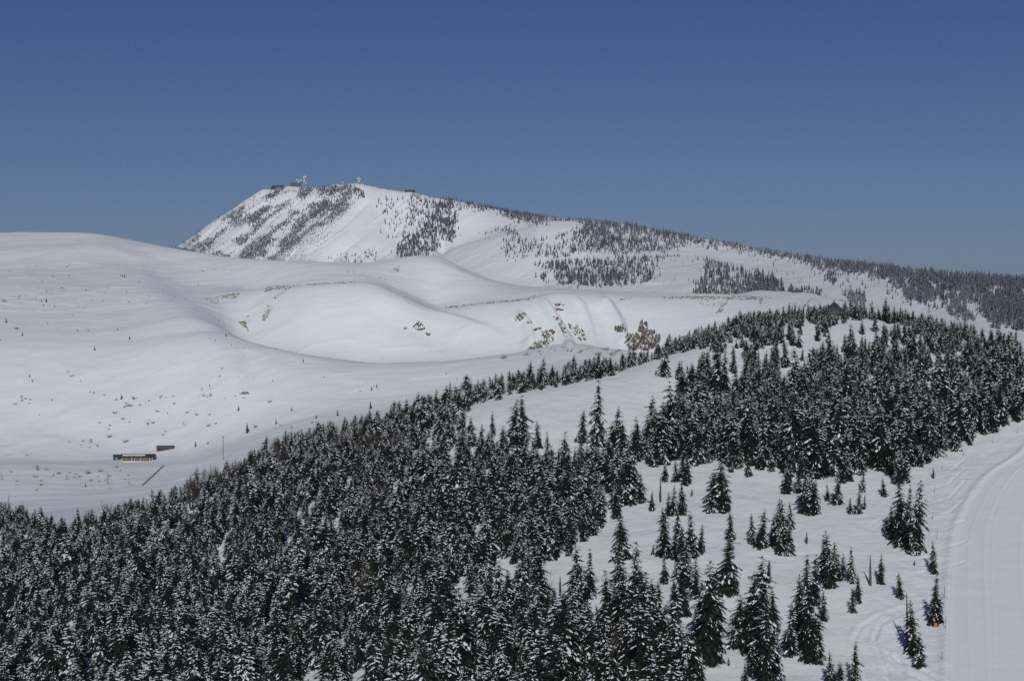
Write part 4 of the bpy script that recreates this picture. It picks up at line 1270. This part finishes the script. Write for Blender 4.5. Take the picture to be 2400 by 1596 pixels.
outcrop('small rocks near the top of the fluted snow nose', [Z(o3, k4, (1565, 1060), (1660, 1068), (1660, 1085), (1575, 1090)), Z(o3, k4, (1568, 1105), (1640, 1108), (1660, 1132), (1580, 1132))], 13, (.5, 1.1))
outcrop('thin rib of rocks running down the middle of the fluted snow nose', [Z(o3, k4, (1550, 1178), (1620, 1205), (1650, 1240), (1690, 1380), (1650, 1355), (1600, 1250))], 34, (.4, 1.1))
outcrop('broad rib of rocks down the right side of the fluted snow nose', [Z(o3, k4, (1688, 1255), (1780, 1258), (1842, 1320), (1856, 1412), (1795, 1405), (1720, 1312))], 46, (.5, 1.3))
outcrop('large tan rock face just above the forest crest', [Z(o4, k4, (545, 1040), (640, 1048), (655, 1085), (560, 1092)), Z(o4, k4, (660, 1110), (760, 1110), (785, 990), (850, 1015), (870, 1080), (920, 1085), (975, 1150), (965, 1205), (860, 1262), (700, 1250), (640, 1190)), Z(o4, k4, (720, 1160), (960, 1140), (960, 1210), (860, 1262), (720, 1250))], 85, (.7, 2.4), rise=2.6)
outcrop('dark crag below the right hand tower on the summit face', [Z(o2, k4, (1708, 262), (1750, 268), (1756, 300), (1735, 322), (1712, 300))], 18, (.8, 2.2), 'P2')
outcrop('black boulder showing on the steep snow of the right hand slope', [Z(o5, k4, (925, 275), (985, 282), (985, 300), (930, 292))], 8, (.8, 1.6), 'H')
outcrop('black boulders high on the smooth snow right of centre', [Z(o5, k4, (165, 80), (218, 125), (215, 140), (168, 130))], 9, (.7, 1.5), 'MB')
outcrop('dark low rocks on the hollow floor left of the big bowl', [Z(o1, k4, (1905, 998), (1932, 998), (1932, 1008), (1905, 1008))], 5, (.5, 1.0), 'dip')

# ------------------------------------------------------------------ dry grass on the wind-blown ridges
gm_v, gm_t = [], []
def grass(poly, dens, start='B', size=.8):
    xs, ys = [p[0] for p in poly], [p[1] for p in poly]
    for _ in range(int((max(xs) - min(xs)) * (max(ys) - min(ys)) * dens * .65)):
        a, b = rng.uniform(min(xs), max(xs)), rng.uniform(min(ys), max(ys))
        if not inside(poly, a, b): continue
        if float(fbm(np.array(a / 5.0), np.array(b / 2.5), 2, 13)) < -.08: continue
        x, y, z = land(a, b, start)
        for k in range(4):
            t = rng.uniform(0, 6.28)
            w = size * rng.uniform(.25, .5); h = size * rng.uniform(.35, .75)
            dx, dy = math.cos(t) * w, math.sin(t) * w
            ox, oy = rng.uniform(-.4, .4, 2) * size
            n = len(gm_v)
            gm_v.extend([(x + ox - dx, y + oy - dy, z - .05), (x + ox + dx, y + oy + dy, z - .05), (x + ox + rng.uniform(-.3, .3), y + oy + rng.uniform(-.3, .3), z + h)])
            gm_t.append((n, n + 1, n + 2))
for p_, dn in [(((1000, 1130), (1145, 1138), (1060, 1180), (960, 1172), (860, 1195), (880, 1150)), 1.6), (((440, 1225), (640, 1200), (600, 1250), (480, 1265)), 1.1), (((290, 1250), (440, 1235), (470, 1310), (330, 1290)), .35),
               (((890, 1315), (935, 1330), (925, 1370), (870, 1465), (835, 1450)), 1.0), (((1040, 1180), (1060, 1190), (955, 1262), (935, 1245)), .6), (((615, 1470), (745, 1450), (700, 1480), (690, 1500), (725, 1550), (700, 1555), (665, 1510)), 1.5),
               (((265, 985), (310, 990), (315, 1010), (265, 1000)), 1.0), (((340, 970), (570, 985), (560, 1000), (340, 985)), .25), (((1990, 1015), (2130, 935), (2090, 1015), (2000, 1025)), .6), (((1885, 1055), (1990, 1075), (1980, 1085), (1885, 1075)), .9), (((1600, 1000), (1800, 1010), (1780, 1035), (1600, 1030)), .15)]:
    grass(Z(o2, k4, *p_), dn, 'N')
grass(Z(o2, k4, (1160, 1128), (1700, 1100), (1700, 1107), (1170, 1136)), 1.2, 'B')
grass(Z(o2, k4, (1330, 772), (1455, 700), (1450, 725), (1340, 785)), .8, 'MB')
grass(Z(o2, k4, (1150, 760), (1220, 730), (1200, 850), (1160, 850)), .25, 'MB')
grass(Z(o3, k4, (545, 1088), (680, 1085), (680, 1100), (590, 1106)), 1.8, 'B')
grass(Z(o3, k4, (660, 1082), (1300, 1020), (1400, 985), (1400, 1000), (1340, 1035), (1000, 1062), (660, 1094)), .9, 'B')
grass(Z(o3, k4, (2140, 1030), (2280, 995), (2270, 1025), (2160, 1045)), .9, 'B')
for (a, b) in [(1310, 1533), (1430, 1512), (1540, 1492), (1640, 1475), (1700, 1492), (1785, 1503), (1880, 1482), (2030, 1482), (2150, 1502), (1090, 1560), (1960, 1530), (2090, 1530)]:
    grass(Z(o3, k4, (a - 35, b + 8), (a, b - 18), (a + 45, b - 10), (a + 20, b + 20)), 1.0, 'dip', .7)
grass(Z(o4, k4, (940, 762), (1400, 762), (1850, 762), (2000, 780), (1900, 800), (1400, 795), (1000, 785)), .9, 'B')
grass(Z(o4, k4, (1480, 920), (1590, 770), (1610, 775), (1520, 930)), 1.0, 'B')
grass(Z(o4, k4, (1860, 790), (1910, 790), (1895, 860), (1880, 860)), .8, 'B')
grass(Z(o4, k4, (1300, 800), (1600, 790), (1560, 860), (1350, 850)), .15, 'B')
grass(Z(o5, k4, (330, 540), (370, 480), (440, 465), (380, 500), (345, 550)), 1.6, 'V1')
grass(Z(o5, k4, (930, 515), (965, 540), (985, 620), (960, 610), (940, 550)), 2.2, 'V0')
grass(Z(o5, k4, (650, 480), (700, 485), (710, 500), (660, 490)), 1.2, 'V1')
o = link('dry_grass', mesh_np('dry_grass', np.array(gm_v), np.array(gm_t), M_grass))
tag(o, kind='stuff')

# ------------------------------------------------------------------ buildings
def gable(m, x0, x1, y0, y1, z0, z1, over=.4, th=.18):
    """a pitched roof with its ridge along x, as a solid slab on each side"""
    ym = (y0 + y1) / 2
    for ya in (y0 - over, y1 + over):
        s = -1 if ya < ym else 1
        zz = z0 - over * (z1 - z0) / (ym - y0)
        vs = [(x0 - over, ya, zz), (x1 + over, ya, zz), (x1 + over, ym, z1), (x0 - over, ym, z1)]
        vs += [(v[0], v[1], v[2] - th) for v in vs]
        m.add(vs, [(0, 1, 2, 3) if s < 0 else (3, 2, 1, 0), (7, 6, 5, 4) if s < 0 else (4, 5, 6, 7), (0, 4, 5, 1), (1, 5, 6, 2), (3, 2, 6, 7), (0, 3, 7, 4)])
def gable_walls(m, x0, x1, y0, y1, z0, z1, zr):
    ym = (y0 + y1) / 2
    m.box(x0, x1, y0, y1, z0, z1)
    for x in (x0, x1):
        m.add([(x, y0, z1), (x, y1, z1), (x, ym, zr - .1)], (), [(0, 1, 2)])

# the long rest house
x, y, z = land(322, 1081, 'dip')
u = y / F
W = 80 * u
rest_house = empty('rest_house', (x, y, z), R(4))
tag(rest_house, 'long low rest house with ochre front and snow striped dark roof on the flat', 'rest house')
h0, hr = 2.7, 4.4
m = MB(); gable_walls(m, -W / 2 + .6, W / 2 - .8, 0, 7, -1, h0, hr - .3); m.build('wall', M_brown, rest_house)
m = MB(); gable(m, -W / 2 + .4, W / 2 - .4, -.4, 7.4, h0 + .1, hr, .5); rf = m.build('roof', plain('dark brown roof', (.055, .045, .043), .6, .2, .8), rest_house)
m = MB()
sl = (hr - h0 - .1) / 3.9
ex0, ex1 = -W * .44, W * .22
n = 14
for i in range(n):
    a, b = ex0 + (ex1 - ex0) * i / n, ex0 + (ex1 - ex0) * (i + 1) / n
    ya, yb = 1.0 + .25 * math.sin(i * 2.1), 3.0 + .15 * math.sin(i * 1.3)
    za, zb = h0 + .1 + (ya + .4) * sl, h0 + .1 + (yb + .4) * sl
    m.add([(a, ya, za + .02), (b, ya, za + .02), (b, yb, zb + .02), (a, yb, zb + .02), (a, ya, za + .25), (b, ya, za + .25), (b, yb, zb + .25), (a, yb, zb + .25)],
          [(4, 5, 6, 7), (0, 1, 5, 4), (1, 2, 6, 5), (2, 3, 7, 6), (3, 0, 4, 7)])
m.build('roof_snow', M_clump, rf)
for (a, b) in ((-.41, -.19), (-.135, .06), (.115, .33)):
    m = MB(); m.box(W * a, W * b, -.12, -.003, .5, 2.25); w_ = m.build('window', M_cream, rest_house)
    m = MB()
    for k in range(4):
        c = W * (a + (b - a) * (k + .5) / 4)
        m.box(c - W * (b - a) * .055, c + W * (b - a) * .055, -.16, -.122, .95, 1.85)
    m.build('pane', M_glass, w_)
for a in (-.44, -.162, .088, .36, .43):
    m = MB(); m.box(W * a - .28, W * a + .28, -.5, -.18, -.6, h0 - .25); m.build('pillar', M_white, rest_house)
m = MB(); m.box(-W * .47, W * .47, -.9, -.503, -.8, .28); m.build('snowed_plinth', M_clump, rest_house)
# the small dark shed at its left end
x, y, z = land(273, 1078, 'dip')
shed = empty('dark_shed', (x, y, z), R(6))
tag(shed, 'small dark blue shed with snow lodged on its front, left of the long rest house', 'shed')
m = MB(); gable_walls(m, -2.0, 2.0, 0, 4, -1, 2.2, 3.2); m.build('wall', M_dark, shed)
m = MB(); gable(m, -2.0, 2.0, 0, 4, 2.3, 3.4, .25); m.build('roof', M_roof, shed)
m = MB(); m.box(-.5, .7, -.10, -.003, .4, 1.3); m.build('door', M_steel, shed)
# brown shed
x, y, z = land(387, 1055, 'dip')
z = sum(ground(x + q, y) for q in (-5, 0, 5)) / 3 + .35
u = y / F
shed = empty('brown_shed', (x, y, z), R(4))
tag(shed, 'low brown shed without snow on its roof, above and right of the long rest house', 'shed')
w2 = 39 * u / 2
m = MB(); gable_walls(m, -w2, w2, 0, 5, -1.6, 1.3, 2.3); m.build('wall', plain('dark brown boards', (.055, .034, .027), .7, .2), shed)
m = MB(); gable(m, -w2, w2, 0, 5, 1.4, 2.5, .3); m.build('roof', plain('brown grey sheet roof', (.13, .11, .115), .6, .15, .8), shed)
m = MB(); m.box(w2 * .35, w2 * .75, -.08, -.003, -.3, 1.0); m.build('door', plain('dull red door', (.16, .05, .04), .7), shed)
# stone wall beside the road
pts = []
for i in range(13):
    f = i / 12
    pts.append(Vector(land(333 + 50 * f, 1139 - 46 * f, 'dip')))
m = MB()
for a, b in zip(pts[:-1], pts[1:]):
    d = (b - a); d.z = 0; d.normalize()
    nrm = Vector((-d.y, d.x, 0)) * .35
    o_ = pts[0]
    vs = []
    for p in (a, b):
        for s in (-1, 1):
            for zz in (-.6, .6):
                vs.append(p - o_ + nrm * s + Vector((0, 0, zz)))
    m.add(vs, [(0, 1, 5, 4), (2, 6, 7, 3), (1, 3, 7, 5), (0, 2, 3, 1), (4, 5, 7, 6)])
o = m.build('stone_wall', M_stone)
o.location = pts[0]
tag(o, 'dark low stone wall running down from the road towards the forest edge', 'wall')
# power pole
x, y, z = land(523, 1078, 'dip')
pole = empty('utility_pole', (x, y, z))
u = y / F
h = 56 * u
tag(pole, 'thin wooden utility pole with a short crossarm rising behind the forest edge', 'utility pole')
m = MB(); m.tube((0, 0, -1), (0, 0, h), .19, .14, 6); m.build('post', M_dead, pole)
m = MB(); m.box(-.85, .85, -.10, .10, h - .75, h - .55); m.build('crossarm', M_dead, pole)
for a in (-.7, .7):
    m = MB(); m.tube((a, 0, h - .55), (a, 0, h - .2), .07, .05, 6); m.build('insulator', M_steel, pole)

# pavilion with the pyramid roof on the crest
x, y, z = land(1955, 746, 0, 'crest')
u = y / F
pav = empty('pavilion', (x, y, z - .55), R(8))
tag(pav, 'small pavilion with a dark blue pyramid roof among the firs on the right crest', 'pavilion')
a = 23.5 * u; he = 19 * u; ht = 46 * u
m = MB()
m.add([(-a, -a, he), (a, -a, he), (a, a, he), (-a, a, he), (0, 0, ht), (-a, -a, he - .25), (a, -a, he - .25), (a, a, he - .25), (-a, a, he - .25)],
      [(0, 5, 6, 1), (1, 6, 7, 2), (2, 7, 8, 3), (3, 8, 5, 0), (8, 7, 6, 5)], [(0, 1, 4), (1, 2, 4), (2, 3, 4), (3, 0, 4)])
rf = m.build('roof', M_roof, pav)
m = MB(); m.tube((0, 0, ht - .1), (0, 0, ht + .45), .14, .05, 6); m.build('finial', M_roof, rf)
m = MB(); m.box(-a * .72, a * .72, -a * .72, a * .72, -.8, he - .26); m.build('wall', plain('pale plastered wall', (.24, .22, .20), .8, .08), pav)
for sx in (-1, 1):
    for sy in (-1, 1):
        m = MB(); m.box(sx * a * .86 - .12, sx * a * .86 + .12, sy * a * .86 - .12, sy * a * .86 + .12, -.8, he - .255); m.build('post', M_brown, pav)

# summit buildings and masts
def summit(px, back=0.0):
    c = int(round((px - PX[0]) / (PX[1] - PX[0])))
    i = first_row['M']
    d = TD[i, c] + back
    X = (px - 1200) / F * d
    return X, d, ground(X, d)
um = 2350 / F
x, y, z = summit(652)
b1 = empty('summit_lodge', (x, y, z), R(-3))
tag(b1, 'dark flat-topped lodge on the left end of the mountain summit', 'lodge')
m = MB()
m.add([(-9, -4, -2), (8, -4, -2), (8, 4, -2), (-9, 4, -2), (-8.5, -4, 1.5), (7.6, -4, 1.5), (7.6, 4, 1.5), (-8.5, 4, 1.5)], [(0, 1, 5, 4), (1, 2, 6, 5), (2, 3, 7, 6), (3, 0, 4, 7), (4, 5, 6, 7)])
m.build('wall', M_dark, b1)
m = MB()
m.add([(-9.2, -4.6, 1.5), (8.2, -4.6, 1.5), (8.2, 4.6, 1.5), (-9.2, 4.6, 1.5), (-6.2, -2.6, 4.6), (6.4, -2.6, 4.6), (6.4, 2.6, 4.6), (-6.2, 2.6, 4.6)], [(3, 2, 1, 0), (0, 1, 5, 4), (1, 2, 6, 5), (2, 3, 7, 6), (3, 0, 4, 7), (4, 5, 6, 7)])
m.build('roof', M_roof, b1)
for a in (-2.2, .2, 2.6):
    m = MB(); m.box(a, a + 1.0, -4.25, -4.05, .1, 1.1); m.build('window', M_rime, b1)
x, y, z = summit(693)
b2 = empty('relay_building', (x, y, z), R(2))
tag(b2, 'grey boxy relay building at the foot of the lattice masts on the summit', 'building')
m = MB(); m.box(-7, 7, -4, 4, -2, 4.2); m.build('wall', plain('grey concrete', (.12, .13, .15), .8, .2, .5), b2)
m = MB(); m.box(-7.3, 7.3, -4.3, 4.3, 4.2, 4.9); m.build('roof', M_dark, b2)
m = MB(); m.box(-5.5, 5.5, -4.12, -4.003, 1.2, 2.6); m.build('window', M_glass, b2)
def mast(px, name, label, H, half, dishes, plats, dx=0, dy=0):
    x, y, z = summit(px)
    root = empty(name, (x + dx, y + dy, z), R(10))
    tag(root, label, 'mast')
    m = MB()
    top = half * .6
    for sx in (-1, 1):
        for sy in (-1, 1):
            m.tube((sx * half, sy * half, -1.5), (sx * top, sy * top, H), .22, .16, 5)
    n = max(3, int(H / 2.4))
    for i in range(n):
        f0, f1 = i / n, (i + 1) / n
        h0_, h1_ = half + (top - half) * f0, half + (top - half) * f1
        cs = [(-1, -1), (1, -1), (1, 1), (-1, 1)]
        for k in range(4):
            p, q = cs[k], cs[(k + 1) % 4]
            m.tube((p[0] * h0_, p[1] * h0_, H * f0), (q[0] * h1_, q[1] * h1_, H * f1), .11, .11, 4)
            m.tube((p[0] * h1_, p[1] * h1_, H * f1), (q[0] * h1_, q[1] * h1_, H * f1), .11, .11, 4)
    m.build('lattice', M_steel, root)
    for (zz, w_) in plats:
        m = MB(); m.box(-w_, w_, -w_, w_, zz, zz + .45); m.build('platform', M_steel, root)
    for (a, zz, rr) in dishes:
        m = MB()
        nn = 12
        vs = [(a + rr * math.cos(2 * math.pi * k / nn), -top - .9, zz + rr * math.sin(2 * math.pi * k / nn)) for k in range(nn)]
        vs2 = [(a + .35 * (v[0] - a), -top - .2, zz + .35 * (v[2] - zz)) for v in vs]
        m.add(vs + vs2 + [(a, -top - .65, zz)], [(k, (k + 1) % nn, nn + (k + 1) % nn, nn + k) for k in range(nn)], [(k, 2 * nn, (k + 1) % nn) for k in range(nn)])
        m.build('dish', M_rime, root)
    return root
mast(714, 'lattice_mast', 'tallest lattice mast with three platforms and white dishes on the left summit', 17.0, 2.1, [(-.8, 14.0, 1.3), (1.2, 14.6, 1.0), (-.6, 9.6, 1.3), (1.2, 6.4, 1.2)], [(15.6, 2.3), (11.2, 2.4), (5.6, 2.3)])
mast(701, 'lattice_mast', 'shorter rimed lattice mast just left of the tallest mast on the summit', 9.5, 2.0, [(-2.8, 9.0, 1.0), (2.6, 8.6, 1.0), (0, 6.5, 1.2)], [(7.6, 2.4)], dy=-3)
mast(803, 'lattice_mast', 'smallest rimed mast on the summit between the two mast groups', 4.0, .8, [(0, 3.0, .9)], [(2.6, 1.1)])
mast(841, 'lattice_mast', 'white rimed mast alone on the right end of the summit ridge', 9.5, 1.7, [(-1.2, 6.8, 1.1), (1.3, 6.2, 1.0), (0, 3.2, 1.2)], [(7.8, 1.4), (4.4, 1.8)])
x, y, z = summit(961)
b3 = empty('summit_hut', (x, y, z))
tag(b3, 'low dark flat hut on the ridge right of the summit masts', 'hut')
m = MB(); m.box(-6.5, 6.5, -3, 3, -2, 2.0); m.build('wall', M_dark, b3)
m = MB(); m.box(-7.2, 7.2, -3.6, 3.6, 2.0, 2.6); m.build('roof', M_roof, b3)

# ------------------------------------------------------------------ the air between
HAZE = 0.00010
if HAZE:
    m = MB(); m.box(-9000, 9000, -400, 9600, -420, 260)
    hz = bpy.data.materials.new('thin winter haze')
    hz.use_nodes = True
    nt = hz.node_tree
    nt.nodes.remove(nt.nodes['Principled BSDF'])
    pv = nt.nodes.new('ShaderNodeVolumePrincipled')
    pv.inputs['Color'].default_value = (0.72, 0.82, 1.0, 1)
    pv.inputs['Density'].default_value = HAZE
    pv.inputs['Anisotropy'].default_value = 0.2
    nt.links.new(pv.outputs[0], nt.nodes['Material Output'].inputs['Volume'])
    o = m.build('haze', hz)
    tag(o, kind='stuff')
